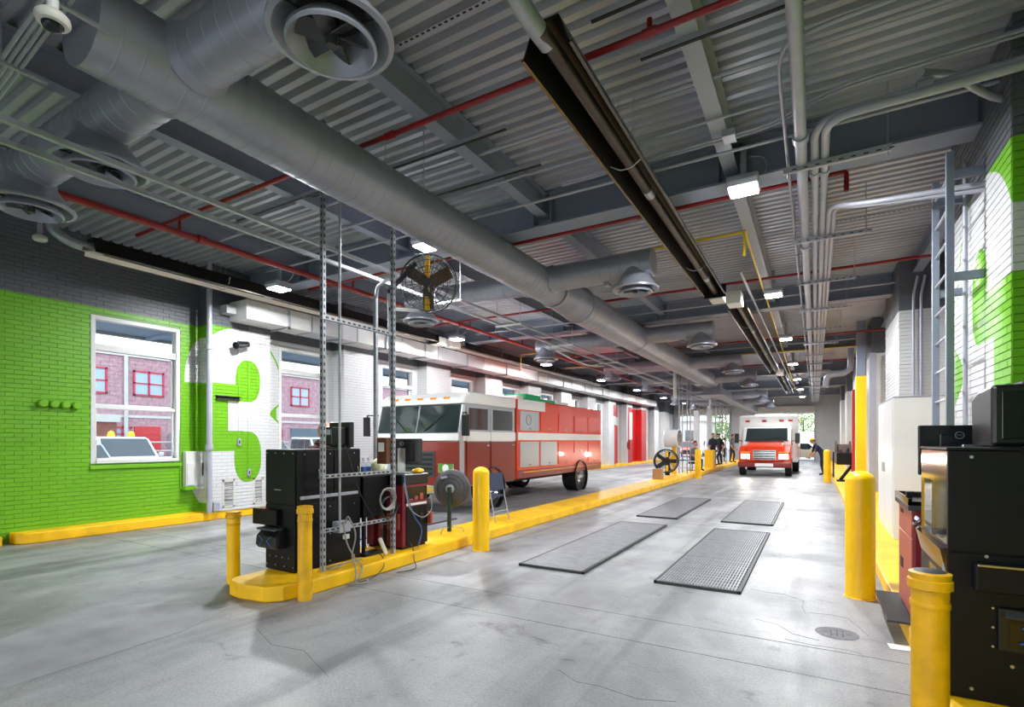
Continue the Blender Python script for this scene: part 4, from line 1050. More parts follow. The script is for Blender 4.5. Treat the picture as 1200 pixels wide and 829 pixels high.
cable('pale grey cable swinging in a loop across the cabinet front', [(-4.4, 4.9, 1.0), (-4.36, 4.95, .66), (-4.34, 5.2, .52), (-4.34, 5.38, .62), (-4.36, 5.38, .8)], .007)
pts = []
for k in range(5):
    for i in range(14):
        a = 2 * math.pi * i / 14; r = .11 + .006 * k + .004 * math.sin(i * 2 + k)
        pts.append((-4.40 + .006 * k, 4.60 + r * math.cos(a), .83 + r * math.sin(a)))
tag(MB().tube(pts, .008, 6).build('cable_coil', CABLE, smooth=True), 'coiled grey cable hung on the rack beside the second slotted post', 'cable', 'loose cables at the island')
pts = [(-4.43 + .005 * k, 4.66 + (.13) * math.cos(2 * math.pi * i / 14), .72 + .13 * math.sin(2 * math.pi * i / 14)) for k in range(3) for i in range(14)]
tag(MB().tube(pts, .011, 6).build('cable_coil', CABLEB, smooth=True), 'black hose coil hanging low behind the grey cable coil', 'hose', 'loose cables at the island')
m = MB().obox((-4.42, 4.56, .27), (.03, .05, .24), Matrix.Rotation(R(28), 3, 'X'))
tag(m.build('probe_handle', OFFW, bevel=.01), 'beige probe handle leaning on the kerb under the rack', 'probe')
t = tag(MB().prism([(4.4, KT), (4.75, KT), (4.72, KT + .035), (4.43, KT + .035)], 'x', -4.72, -4.56).build('foot_pedal', BLACK2, bevel=.008), 'flat black foot pedal on the island under the rack', 'pedal')
# dark lower cabinet behind the kiosk
t = thing('storage_cabinet', 'dark low cabinet with a shelf top between the kiosk and the red workstation', 'cabinet', (-4.85, 4.62, KT))
MB().box(-5.04, 4.46, .60, -4.64, 4.86, 1.08).build('cabinet_body', BLACK, t, bevel=.006)
MB().box(-5.06, 4.43, 1.08, -4.62, 4.88, 1.10).build('cabinet_top', BLACK2, t)
for x in (-5.02, -4.66):
    for y in (4.48, 4.84): MB().box(x - .015, y - .015, KT, x + .015, y + .015, .60).build('leg', BLACK, t)
for i, (x, y) in enumerate(((-4.68, 4.50), (-4.70, 4.60))):
    b = thing('water_bottle', ('clear water bottle with blue label nearer the kiosk', 'clear water bottle with blue label nearer the white bag')[i], 'bottle', (x, y, 1.10))
    MB().lathe([(.03, 1.10), (.032, 1.12), (.032, 1.24), (.014, 1.28), (.014, 1.295)], (x, y, 0), None, 16).build('bottle_body', ACRYL, b, smooth=True)
    MB().lathe([(.0335, 1.15), (.0335, 1.21)], (x, y, 0), None, 16).build('bottle_label', CABLEBL, b, smooth=True)
    MB().cyl((x, y, 1.295), (x, y, 1.315), .015, n=12).build('bottle_cap', WHITEP, b)
m = MB().sph((-4.70, 4.76, 1.20), .10, (.8, 1, 1.05), 14, 10)
m.v = [(x + .012 * math.sin(40 * z + 9 * y), y + .012 * math.sin(33 * x), z) for x, y, z in m.v]
tag(m.build('plastic_bag', M('pale_yellow_bag', '#d6d7b0', .5), smooth=True), 'crumpled pale plastic bag on the dark cabinet beside the bottles', 'bag')

# red workstations
def workstation(name, label, x0, x1, y0, y1, zt, back=False):
    t = thing(name, label, 'cabinet', ((x0 + x1) / 2, y0, KT))
    MB().box(x0, y0, KT + .03, x1, y1, zt - .14).build('cabinet_body', MARO, t, bevel=.008)
    MB().box(x0 - .015, y0 - .015, zt - .14, x1 + .015, y1 + .015, zt).build('worktop', BLACK2, t, bevel=.015)
    MB().box(x0 + .02, y0 + .02, KT, x1 - .02, y1 - .02, KT + .03).build('plinth', BLK3, t)
    return t
t = workstation('workstation', 'maroon steel workstation with a black worktop beside the second rack post', -4.88, -4.46, 4.94, 5.42, 1.10)
MB().box(-4.462, 4.99, .74, -4.452, 5.40, .93).build('open_shelf', SCREEN, t)
MB().box(-4.47, 4.99, .735, -4.44, 5.40, .755).build('shelf_lip', MARO, t)
MB().box(-4.452, 5.0, .695, -4.446, 5.39, .725).build('paper_strip', PAPER, t)
MB().box(-4.462, 5.0, KT + .04, -4.448, 5.41, .68).build('door', BLACK, t, bevel=.004)
MB().box(-4.45, 5.24, .50, -4.43, 5.31, .58).build('latch', BLACK2, t, bevel=.004)
MB().box(-4.82, 4.915, .40, -4.5, 4.94, .60).build('drawer', SALM, t, bevel=.008)
MB().box(-4.47, 5.42, .42, -4.40, 5.46, .58).build('side_box', SALM, t, bevel=.005)
for k in range(3): MB().box(-4.46, 5.06 + k * .1, .76, -4.45 + .004, 5.12 + k * .1, .78 + .03 * k).build('shelf_tool', SALM, t)
t2 = workstation('workstation', 'darker maroon cabinet half hidden behind the second rack post', -5.04, -4.92, 4.90, 5.3, 1.02)
monitor('monitor', 'black monitor on a silver stand over the maroon workstation', (-4.66, 5.16, 1.10), R(24), .52, .33, True, True, .12)
t = thing('meter_box', 'brown box with a pale gauge face fixed to the second rack post', 'meter', (-4.52, 4.72, 1.22))
MB().box(-4.62, 4.66, 1.24, -4.46, 4.735, 1.56).build('box_body', M('brown_box_paint', '#6b4126', .5), t, bevel=.006)
MB().box(-4.59, 4.652, 1.39, -4.50, 4.66, 1.50).build('gauge_face', PAPER, t)
m = MB().sph((-4.50, 5.28, 1.13), .07, (1, 1.3, .5), 14, 8)
tag(m.build('hard_hat', YEL, smooth=True), 'yellow cap lying on the maroon workstation under the monitor', 'cap')

# right red cabinet, ramp plate
t = thing('tool_cabinet', 'red tool cabinet with a grey top between the white cabinet and right kiosk', 'cabinet', (.88, 4.85, .17))
MB().box(.64, 4.86, .19, 1.12, 5.56, 1.0).build('cabinet_body', MARO, t, bevel=.008)
for a, b in ((.20, .78), (.79, .99)):
    d = MB().box(.625, 4.88, a, .64, 5.55, b).build('door' if a < .5 else 'drawer', SALM, t, bevel=.004)
    MB().box(.62, 5.30, b - .30 if a < .5 else b - .06, .626, 5.42, b - .22 if a < .5 else b - .03).build('handle', BLK3, d)
MB().box(.60, 4.83, 1.0, 1.14, 5.58, 1.04).build('cabinet_top', DKGREY, t, bevel=.006)
MB().box(.60, 4.83, 1.04, .62, 5.58, 1.09).box(.60, 5.56, 1.04, 1.14, 5.58, 1.09).box(.6, 4.83, 1.04, 1.14, 4.85, 1.07).build('top_tray', BROWN, t, bevel=.003)
MB().box(.64, 4.88, .17, 1.1, 5.54, .19).build('plinth', BLK3, t)
t = thing('clamp_tool', 'black clamp tool lying on the red tool cabinet top tray', 'tool', (.75, 5.2, 1.09))
MB().box(.62, 5.1, 1.09, .90, 5.14, 1.12).build('clamp_bar', BLACK2, t, bevel=.005)
MB().box(.62, 5.09, 1.04, .64, 5.15, 1.12).build('clamp_jaw', BLACK2, t, bevel=.004)
MB().box(.80, 5.07, 1.12, .90, 5.17, 1.15).build('clamp_knob', BLACK2, t, bevel=.006)
MB().box(.64, 5.11, 1.04, .66, 5.13, 1.09).build('clamp_foot', BLACK2, t)
tag(MB().box(.47, 4.82, .152, 1.14, 5.74, .17).build('kerb_plate', MATF, bevel=.004), 'dark steel plate overhanging the right kerb under the red cabinet', 'plate')

# tall white cabinet on the right kerb
t = thing('locker_cabinet', 'tall white double door locker on the right kerb', 'cabinet', (1.25, 8.87, KT))
MB().box(.94, 8.88, KT + .002, 1.60, 10.7, 2.12).build('cabinet_body', WHITEP, t, bevel=.008)
for a, b in ((8.90, 9.84), (9.86, 10.68)):
    d = MB().box(.925, a, KT + .08, .942, b, 2.10).build('door', WHITEP, t, bevel=.004)
    MB().box(.90, (b - .08) if a < 9 else (a + .05), 1.05, .925, (b - .05) if a < 9 else (a + .08), 1.2).build('handle', ALU, d, bevel=.004)
MB().box(.935, 8.87, 2.12, 1.61, 10.71, 2.135).build('cabinet_top', GREYP, t)
MB().box(.946, 8.887, KT + .001, 1.598, 10.69, KT + .06).build('plinth', GREYP, t)

# ladder
t = thing('wall_ladder', 'grey steel ladder fixed to the right wall beside the painted number', 'ladder', (1.1, 6.5, KT))
for y in (6.27, 6.93): MB().box(1.06, y - .025, KT, 1.12, y + .025, 4.22).build('rail', BEAM, t, bevel=.004)
for k in range(13): MB().cyl((1.09, 6.27, .42 + k * .3), (1.09, 6.93, .42 + k * .3), .012, n=8).build('rung', GREYP, t, smooth=True)
for z in (1.62, 3.05, 4.0):
    for y in (6.27, 6.93): MB().box(1.09, y - .02, z - .04, XQ - .01, y + .02, z + .04).build('wall_bracket', BEAM, t, bevel=.003)
pipe('conduit', 'pale vertical conduit on the painted right pilaster behind the ladder', 'conduit', [(1.30, 6.78, .15), (1.30, 6.78, 4.3)], .022, GREYP)
pipe('conduit', 'second pale vertical conduit at the far edge of the painted pilaster', 'conduit', [(1.31, 7.45, .15), (1.31, 7.45, 4.2)], .012, GREYP)
for x, lb in ((1.55, 'left vertical conduit on the near face of the second right pilaster'), (1.66, 'right vertical conduit on the near face of the second right pilaster')):
    pipe('conduit', lb, 'conduit', [(x, 11.87, .16), (x, 11.87, 4.2), (x + .05, 11.8, 4.5)], .022, GREYP, .1)
t = tag(MB().box(1.28, 17.02, .15, 1.42, 17.16, 3.9).build('pipe_chase', GREYP), 'slim pale vertical chase at the third right pilaster', 'pipe')
t = tag(MB().box(1.0, 17.6, .15, 1.25, 17.95, 3.35).build('steel_column', YEL, bevel=.01), 'tall yellow painted steel column by the right wall', 'column')
MB().box(1.02, 17.62, 3.35, 1.23, 17.93, ZD).build('column_top', BEAM, t)
MB().box(.985, 17.7, 1.5, 1.0, 17.8, 1.62).build('door_latch', GALV, t)
tag(MB().box(1.05, 20.3, .15, 1.13, 20.5, 3.2).build('safety_post', M('red_post_paint', '#c3282a', .4)), 'thin tall red post beyond the yellow column', 'post')
pipe('drain_pipe', 'thick white offset drain pipe hung near the far right ceiling', 'pipe', [(1.0, 20.0, 4.88), (1.0, 20.0, 3.75), (.35, 20.2, 3.7), (.30, 20.2, 3.3)], .09, GREYP, .25, 14)
# dark machine on angled legs
t = thing('test_machine', 'black test machine on angled legs on the far right kerb', 'machine', (.95, 21.0, KT))
MB().box(.62, 20.6, .72, 1.30, 21.3, 1.12).build('machine_body', BLACK, t, bevel=.02)
MB().bar((1.1, 20.9, .72), (.75, 20.9, .19), .08, .08).build('leg', BLACK, t)
MB().bar((1.1, 21.15, .72), (.75, 21.15, .19), .08, .08).build('leg', BLACK, t)
MB().box(.64, 20.7, KT, 1.28, 21.3, .19).build('base_plate', BLACK, t, bevel=.01)
for k in range(3): MB().cyl((.75 + k * .2, 20.95, 1.12), (.75 + k * .2, 20.95, 1.22 + .05 * k), .05, n=12).build('knob', DKGREY, t)
t = thing('tyre_reel', 'brown drum-like hose reel standing behind the black test machine', 'reel', (.9, 23.0, KT))
MB().lathe([(.10, -.25), (.42, -.25), (.42, -.2), (.3, -.18), (.3, .18), (.42, .2), (.42, .25), (.1, .25)], (.9, 23.0, 1.1), MX, 24).build('reel_drum', M('brown_reel', '#5a4a3f', .6, .2, .2, 6), t, smooth=True)
for x in (.6, 1.2):
    MB().bar((x, 23.0, 1.1), (x, 22.7, KT + .02), .05, .05).bar((x, 23.0, 1.1), (x, 23.3, KT + .02), .05, .05).build('reel_stand', BLACK, t)

# pedestal fan with the round grey guard, chair
t = thing('pedestal_fan', 'round dark grey pedestal fan on a dark green pole on the island', 'fan', (-4.73, 6.27, KT))
c = Vector((-4.76, 6.36, .80)); axf = Vector((.34, -.94, 0)).normalized(); q = axf.to_track_quat('Z', 'Y').to_matrix()
MB().lathe([(.0001, .08), (.06, .078), (.16, .06), (.26, .03), (.285, 0), (.285, -.05), (.25, -.09), (.1, -.11)], c, q, 36).build('fan_guard', FANM, t, smooth=True)
for r in (.10, .16, .22, .27): MB().tube([c + q @ Vector((r * math.cos(a), r * math.sin(a), .083 - .30 * max(0, r - .06) ** 1.2)) for a in [2 * math.pi * i / 30 for i in range(30)]], .003, 4, True).build('guard_ring', DKGREY, t)
MB().lathe([(.065, .07), (.065, .10), (.04, .11), (.0001, .112)], c, q, 20).build('fan_hub', GALV, t, smooth=True)
MB().obox(c + q @ Vector((-.10, .17, .066)), (.10, .035, .004), q @ Matrix.Rotation(R(12), 3, 'Z')).build('fan_label', M('pale_blue_label', '#9fb4da', .5), t)
pc = c + axf * .12
MB().cyl((pc.x, pc.y, KT + .02), (pc.x, pc.y, .83), .033, n=16).build('fan_pole', DGREEN, t, smooth=True)
for a in range(3): MB().tube(bend([(pc.x, pc.y, KT + .09), (pc.x + .2 * math.cos(a * 2.09 + .6), pc.y + .2 * math.sin(a * 2.09 + .6), KT + .07), (pc.x + .22 * math.cos(a * 2.09 + .6), pc.y + .22 * math.sin(a * 2.09 + .6), KT + .006)], .02), .006, 6).build('leg', GALV, t, smooth=True)
t = thing('folding_chair', 'metal chair with a dark blue back behind the nearest tall bollard', 'chair', (-4.85, 7.5, KT))
for y in (7.28, 7.72):
    MB().tube(bend([(-5.0, y, KT + .012), (-5.0, y, .56), (-4.64, y, .57)], .05), .010, 8).build('leg', GALV, t, smooth=True)
    MB().tube(bend([(-4.55, y, KT + .012), (-4.64, y, .57), (-4.70, y, .95)], .05), .010, 8).build('leg', GALV, t, smooth=True)
MB().cyl((-5.0, 7.28, .34), (-5.0, 7.72, .34), .008, n=8).cyl((-4.59, 7.28, .34), (-4.59, 7.72, .34), .008, n=8).build('stretcher', GALV, t)
MB().box(-5.02, 7.28, .565, -4.64, 7.72, .60).build('seat', M('dark_blue_upholstery', '#2a3350', .7), t, bevel=.012)
MB().obox((-4.685, 7.5, .83), (.03, .46, .30), Matrix.Rotation(R(-9), 3, 'Y')).build('backrest', M('dark_blue_back', '#2a3350', .7), t, bevel=.012)

# far drum fans on the island
def drumfan(label, x, y, z, r, body, yaw, post=True, cage=False):
    t = thing('drum_fan', label, 'fan', (x, y, KT))
    a = Vector((math.cos(yaw), math.sin(yaw), 0)); q = a.to_track_quat('Z', 'Y').to_matrix(); c = Vector((x, y, z))
    MB().lathe([(r, -.28 * (0.4 if cage else 1)), (r * 1.04, -.25 * (.4 if cage else 1)), (r, -.2 * (.4 if cage else 1)), (r, .2 * (.4 if cage else 1)), (r * 1.04, .25 * (.4 if cage else 1)), (r, .28 * (.4 if cage else 1)), (r * .94, .28 * (.4 if cage else 1)), (r * .94, -.28 * (.4 if cage else 1))], c, q, 28, True).build('fan_drum', body, t, smooth=True)
    g = MB()
    for s in (-1, 1):
        for rr in (.25, .45, .65, .85): g.tube([c + q @ Vector((r * rr * math.cos(b), r * rr * math.sin(b), s * .27 * (.4 if cage else 1))) for b in [2 * math.pi * i / 20 for i in range(20)]], .005, 4, True)
        for k in range(12): g.tube([c + q @ Vector((rr * math.cos(k * .5236), rr * math.sin(k * .5236), s * .27 * (.4 if cage else 1))) for rr in (.05, r)], .004, 4)
    g.build('fan_guard', BLACK2, t)
    for k in range(5):
        rot = q @ Matrix.Rotation(k * 1.2566, 3, 'Z') @ Matrix.Rotation(R(30), 3, 'X')
        MB().obox(c + q @ (Matrix.Rotation(k * 1.2566, 3, 'Z') @ Vector((r * .5, 0, 0))), (r * .75, r * .4, .006), rot).build('fan_blade', DKGREY, t)
    MB().cyl(c - a * .1, c + a * .1, .1, n=16).build('fan_motor', BLACK2, t, smooth=True)
    if cage:
        for s in (-1, 1): MB().obox(c + Vector((0, 0, s * r * .6)) + a * .13, (.09, .09, r * .5), Matrix.Rotation(yaw, 3, 'Z')).build('fan_brace', YEL, t, bevel=.01)
    MB().bar((x, y + .25, KT), (x, y + .25, z + .1), .16, .16).build('fan_post', YEL if not cage else BLACK2, t)
    return t
drumfan('big white drum fan on a yellow post far up the island', -5.0, 21.6, 1.62, .36, VWHITE, R(-5))
drumfan('black cage fan with yellow brackets low beside the white drum fan', -5.10, 20.9, .72, .46, BLACK2, R(-62), cage=True)
# island furniture near the far end
t = thing('equipment_rack', 'thin steel equipment rack with dark shelves far along the island', 'rack', (-4.8, 23.6, KT))
for x in (-4.95, -4.62):
    for y in (22.5, 23.15): MB().box(x - .02, y - .02, KT, x + .02, y + .02, ZD - .01).build('post', GALV, t)
for z in (.7, 1.0, 3.2): MB().box(-4.97, 22.5, z, -4.60, 23.15, z + .03).build('shelf', BLACK, t)
t = thing('equipment_rack', 'tall grey double post rack beyond the seated person', 'rack', (-4.8, 33, KT))
for x in (-4.95, -4.58):
    for y in (31.8, 33.3): MB().box(x - .03, y - .03, KT, x + .03, y + .03, ZD - .01).build('post', GALV, t)
for z in (2.6, 2.9): MB().box(-4.98, 31.8, z, -4.55, 33.3, z + .03).build('shelf', GALV, t)
t = tag(MB().box(-4.95, 28.3, KT, -4.5, 28.9, 1.05).build('barrier_box', YEL, bevel=.02), 'boxy yellow barrier on the island beside the standing people', 'barrier')
tag(MB().box(-5.02, 18.6, KT, -4.7, 18.9, .52).build('cardboard_box', TAN, bevel=.004), 'small brown cardboard box on the island before the white drum fan', 'box')
pipe('hose_drop', 'white bent pipe drop over the island near the far drum fan, closest', 'pipe', [(-5.4, 19.6, ZD - .005), (-5.4, 19.6, 4.2), (-4.46, 19.6, 4.2), (-4.46, 19.6, 3.1)], .06, WHITEP, .2)
pipe('hose_drop', 'white bent pipe drop over the island near the exit', 'pipe', [(-5.2, 27.0, ZD - .005), (-5.2, 27.0, 4.3), (-4.45, 27.0, 4.3), (-4.45, 27.0, 3.1)], .05, WHITEP, .2)
# grey metal columns of the far left
for y, x, lb in ((36.6, -6.9, 'left grey steel column beside the far exit of the left lane'), (37.4, -6.2, 'right grey steel column beside the far exit of the left lane')):
    o = tag(MB().box(x - .16, y - .16, .0, x + .16, y + .16, ZD).build('steel_column', METALW), lb, 'column')
    MB().box(x - .22, y - .22, 0, x + .22, y + .22, .03).build('base_plate', METALW, o)

# ------------------------------------------------------------- fittings on the left wall
LOUV = M('dusty_louvre', '#716e69', .7); GDUST = M('grille_dust', '#4b4845', .9, spec=.1)
for k in range(4):
    y = 3.30 + k * .142
    t = tag(MB().lathe([(.055, 0), (.062, .02), (.062, .06), (.05, .075), (.0001, .078)], (XL + .008, y, 2.10 - .004 * k), MX, 22).build('vent_cap', mL, smooth=True),
            ('first', 'second', 'third', 'fourth')[k] + ' from the left of four round green caps on the green wall', 'vent cap', 'round green wall caps')
    MB().lathe([(.045, .0785), (.045, .081), (.0001, .081)], (XL + .008, y, 2.10 - .004 * k), MX, 18).build('cap_face', mL, t, smooth=True)
t = thing('wall_cabinet', 'shallow white meter cabinet on the wall between window and pilaster', 'cabinet', (-10.27, 5.53, .66))
MB().box(XL + .01, 5.37, .66, XL + .14, 5.70, 1.32).build('cabinet_body', WHITEP, t, bevel=.008)
MB().box(XL + .14, 5.385, .68, XL + .155, 5.69, 1.10).build('cabinet_door', WHITEP, t, bevel=.004)
MB().box(XL + .155, 5.66, .85, XL + .165, 5.68, 1.1).build('handle', BLK3, t)
MB().box(XL + .01, 5.34, .60, XL + .17, 5.72, .66).build('cabinet_shelf', mL, t)
for (a, b, lb) in ((5.92, 6.16, 'left dusty louvred grille low on the painted pilaster'), (6.56, 6.78, 'right dusty louvred grille low on the painted pilaster')):
    t = thing('wall_grille', lb, 'grille', (XP, (a + b) / 2, .22))
    MB().box(XP, a, .22, XP + .02, b, .25).box(XP, a, .72, XP + .02, b, .76).box(XP, a, .22, XP + .02, a + .03, .76).box(XP, b - .03, .22, XP + .02, b, .76).build('grille_frame', OFFW, t)
    MB().box(XP + .001, a + .03, .25, XP + .009, b - .03, .72).build('grille_back', GDUST, t)
    for k in range(16): MB().obox((XP + .012, (a + b) / 2, .265 + k * .028), (.012, b - a - .06, .004), Matrix.Rotation(R(35), 3, 'Y')).build('louvre', LOUV, t)
t = thing('wall_bracket', 'thin dark ledge bracket across the middle of the white painted number', 'bracket', (XP, 6.02, 2.34))
MB().box(XP, 5.78, 2.33, XP + .07, 6.26, 2.345).box(XP, 5.78, 2.385, XP + .07, 6.26, 2.40).build('ledge_plate', MATF, t)
MB().box(XP + .001, 5.79, 2.345, XP + .03, 6.25, 2.385).build('ledge_back', BLK3, t)
for (y, z, lb) in ((6.24, 1.50, 'upper grey switch box on the green inner curve of the number'), (6.45, .88, 'lower grey switch box near the grilles')):
    t = tag(MB().box(XP + .008, y - .035, z - .07, XP + .05, y + .035, z + .07).build('switch_box', GREYP, bevel=.006), lb, 'electrical box')
    MB().box(XP + .05, y - .012, z - .03, XP + .058, y + .012, z + .03).build('switch', DKGREY, t)
for y, z0, z1, lb in ((6.24, 1.57, 3.86, 'upper thin painted conduit running up the number'), (6.45, .95, 3.86, 'right thin painted conduit running up the number')):
    tag(MB().cyl((XP + .02, y, z0), (XP + .02, y, z1), .010, n=8).build('conduit', mL, smooth=True), lb, 'conduit')
t = tag(MB().tube([(XL + .03, 5.33, .6), (XL + .03, 5.33, 1.75)], .012, 8).build('conduit', mL, smooth=True), 'thin green vertical conduit between the first window and white cabinet', 'conduit')
t = tag(MB().box(XP + .008, 5.72, .17, XP + .06, 5.84, .34).build('junction_box', GREYP, bevel=.006), 'small grey junction box at the foot of the drain pipe', 'electrical box')
t = thing('fire_extinguisher', 'red fire extinguisher on the white wall between the far red panels', 'extinguisher', (-9.85, 31.2, 1.0))
MB().lathe([(.08, 1.0), (.085, 1.03), (.085, 1.42), (.05, 1.5), (.025, 1.52)], (-9.86, 31.2, 0), None, 16).build('cylinder_body', M('extinguisher_red', '#b01218', .3), t, smooth=True)
MB().box(-9.97, 31.17, 1.12, -9.93, 31.23, 1.45).box(-9.97, 31.1, 1.2, -9.9, 31.3, 1.23).build('hook', MATF, t)
MB().box(-9.89, 31.16, 1.52, -9.80, 31.24, 1.58).build('valve', BLACK2, t)
MB().tube([(-9.83, 31.2, 1.54), (-9.76, 31.1, 1.45), (-9.78, 31.1, 1.15)], .012, 6).build('hose', BLACK2, t)
# ================================================================== VEHICLES
def wheel(parent, x, y, r, w, side):
    """side: +1 outer face toward +x"""
    t = MB().lathe([(r * .62, -w / 2), (r * .93, -w / 2), (r, -w / 2 + .03), (r, w / 2 - .03), (r * .93, w / 2), (r * .62, w / 2)], (x, y, r), MX, 28, True).build('wheel', TYRE, parent, smooth=True)
    s = side
    MB().lathe([(.0001, s * (w / 2 - .05)), (r * .18, s * (w / 2 - .02)), (r * .25, s * (w / 2 - .07)), (r * .55, s * (w / 2 - .08)), (r * .63, s * (w / 2 + .002)), (r * .63, -s * w / 2)], (x, y, r), MX, 24).build('rim', CHROME, t, smooth=True)
    return t

def ambulance():
    cx, y0 = -1.88, 24.65
    t = thing('ambulance', 'white and orange-red ambulance driving up the right lane, headlamps on', 'ambulance', (cx, y0, 0))
    P = lambda m, n, mat, par=None, **k: m.build(n, mat, par or t, **k)
    # patient box
    bx0, bx1, b0, b1 = cx - 1.22, cx + 1.22, y0 + 2.15, y0 + 6.3
    P(MB().box(bx0, b0, .55, bx1, b1, 2.70), 'box_body', VWHITE, bevel=.05)
    P(MB().box(bx0 - .006, b0 + .06, .62, bx1 + .006, b1 - .06, 1.22), 'lower_band', VRED)
    P(MB().box(bx0 - .008, b0 + .06, 1.30, bx1 + .008, b1 - .06, 1.42), 'side_stripe', VRED)
    for x in (-.86, -.15, .55, .92): 
        l = P(MB().box(cx + x - .10, b0 - .03, 2.38, cx + x + .10, b0, 2.50), 'lens_frame', CHROME, bevel=.006)
        P(MB().box(cx + x - .08, b0 - .04, 2.395, cx + x + .08, b0 - .03, 2.485), 'warning_lens', REDL if x != .92 else REDL, l)
    for s in (-1, 1):
        xx = bx1 if s > 0 else bx0
        d = P(MB().box(xx - .01 if s > 0 else xx - .012, b0 + 1.4, .75, xx + .012 if s > 0 else xx + .01, b0 + 2.2, 2.45), 'side_door', VWHITE, bevel=.006)
        P(MB().box(xx - .014, b0 + 1.55, 1.7, xx + .014, b0 + 2.05, 2.2), 'door_window', DGLASS, d)
        for k in range(3): P(MB().box(xx - .016, b0 + .5 + k * 1.4, 2.42, xx + .016, b0 + .68 + k * 1.4, 2.52), 'side_lens', REDL)
    # cab
    c0 = y0 + .10
    cab = [(c0 + 1.05, .62), (c0 + 2.1, .62), (c0 + 2.1, 2.14), (c0 + 1.62, 2.14), (c0 + 1.52, 2.12), (c0 + 1.05, 1.52)]
    P(MB().prism(cab, 'x', cx - .98, cx + .98), 'cab_shell', VWHITE, bevel=.04)
    hood = [(c0, .62), (c0 + 1.12, .62), (c0 + 1.12, 1.50), (c0 + .62, 1.44), (c0 + .15, 1.28), (c0 + .02, 1.10)]
    P(MB().prism(hood, 'x', cx - .72, cx + .72), 'hood', VRED, bevel=.06)
    for s in (-1, 1):
        fd = [(c0 + .02, .50), (c0 + 1.15, .50), (c0 + 1.15, 1.36), (c0 + .5, 1.30), (c0 + .10, 1.12)]
        a, b = sorted((cx + s * .70, cx + s * 1.02)); P(MB().prism(fd, 'x', a, b), 'fender', VRED, bevel=.06)
    ws = MB().prism([(c0 + 1.03, 1.56), (c0 + 1.48, 2.08), (c0 + 1.465, 2.095), (c0 + 1.015, 1.575)], 'x', cx - .84, cx + .84)
    P(ws, 'windshield', DGLASS)
    for s in (-1, 1): P(MB().bar((cx + s * .88, c0 + 1.02, 1.55), (cx + s * .86, c0 + 1.48, 2.1), .07, .03), 'windshield_pillar', VWHITE)
    P(MB().box(cx - .86, c0 + .98, 1.50, cx + .86, c0 + 1.06, 1.55), 'cowl', BLACK2)
    for s in (-1, 1): P(MB().bar((cx + s * .1, c0 + 1.0, 1.56), (cx + s * .1 + .5, c0 + 1.12, 1.72), .012, .012), 'wiper', BLACK2)
    gr = P(MB().box(cx - .46, c0 - .05, .70, cx + .46, c0 + .05, 1.14), 'grille', CHROME, bevel=.03)
    for k in range(5): P(MB().box(cx - .42, c0 - .056, .74 + k * .078, cx + .42, c0 - .048, .785 + k * .078), 'grille_slot', BLACK2, gr)
    P(MB().box(cx - 1.04, c0 - .14, .38, cx + 1.04, c0 + .06, .62), 'bumper', VDRED, bevel=.05)
    P(MB().box(cx - .35, c0 - .145, .42, cx + .35, c0 - .139, .56), 'bumper_plate', VWHITE)
    for s in (-1, 1):
        h = P(MB().box(cx + s * .74 - .20, c0 - .05, .72, cx + s * .74 + .20, c0 + .08, .98), 'headlamp', CHROME, bevel=.03)
        P(MB().box(cx + s * .74 - .17, c0 - .062, .75, cx + s * .74 + .17, c0 - .05, .95), 'headlamp_lens', HEADL, h)
        P(MB().box(cx + s * .74 - .19, c0 - .055, 1.0, cx + s * .74 + .19, c0 + .02, 1.06), 'turn_lens', AMBER)
        m = P(MB().box(cx + s * 1.22 - .09, c0 + 1.05, 1.42, cx + s * 1.22 + .09, c0 + 1.14, 1.86), 'mirror', BLACK2, bevel=.02)
        P(MB().bar((cx + s * .97, c0 + 1.3, 1.5), (cx + s * 1.18, c0 + 1.1, 1.55), .03, .03), 'mirror_arm', BLACK2, m)
        sg = s * .985
        P(MB().prism([(c0 + 1.22, 1.56), (c0 + 2.0, 1.56), (c0 + 2.0, 2.02), (c0 + 1.58, 2.02)], 'x', *sorted((cx + sg, cx + sg + s * .01))), 'side_window', DGLASS)
        dd = P(MB().box(*[v for v in ((min(cx + s * .98, cx + s * .995)), c0 + 1.2, .66, max(cx + s * .98, cx + s * .995), c0 + 2.06, 1.54)]), 'cab_door', VRED, bevel=.005)
        P(MB().box(min(cx + s * .995, cx + s * 1.02), c0 + 1.85, 1.36, max(cx + s * .995, cx + s * 1.02), c0 + 2.0, 1.40), 'handle', BLACK2, dd)
        wheel(t, cx + s * .90, c0 + .62, .42, .26, s); wheel(t, cx + s * .98, b0 + 2.9, .42, .42, s)
    P(MB().box(cx - .5, c0 + .3, .42, cx + .5, b1 - .05, .62), 'chassis', BLACK)
    P(MB().box(bx0 + .1, b0 + .35, 2.70, bx1 - .1, b0 + .75, 2.74), 'roof_ledge', VWHITE, bevel=.01)
    for s, x in ((-1, .74), (1, .74)):
        L = bpy.data.lights.new('headlamp_beam', 'SPOT'); L.energy = 35; L.spot_size = R(70); L.spot_blend = .6; L.shadow_soft_size = .1; L.color = (1, .9, .75)
        o = bpy.data.objects.new('headlamp_beam', L); COL.objects.link(o); o.parent = t; o.location = (s * x, -.06, .85); o.rotation_euler = (R(80), 0, R(180))
ambulance()

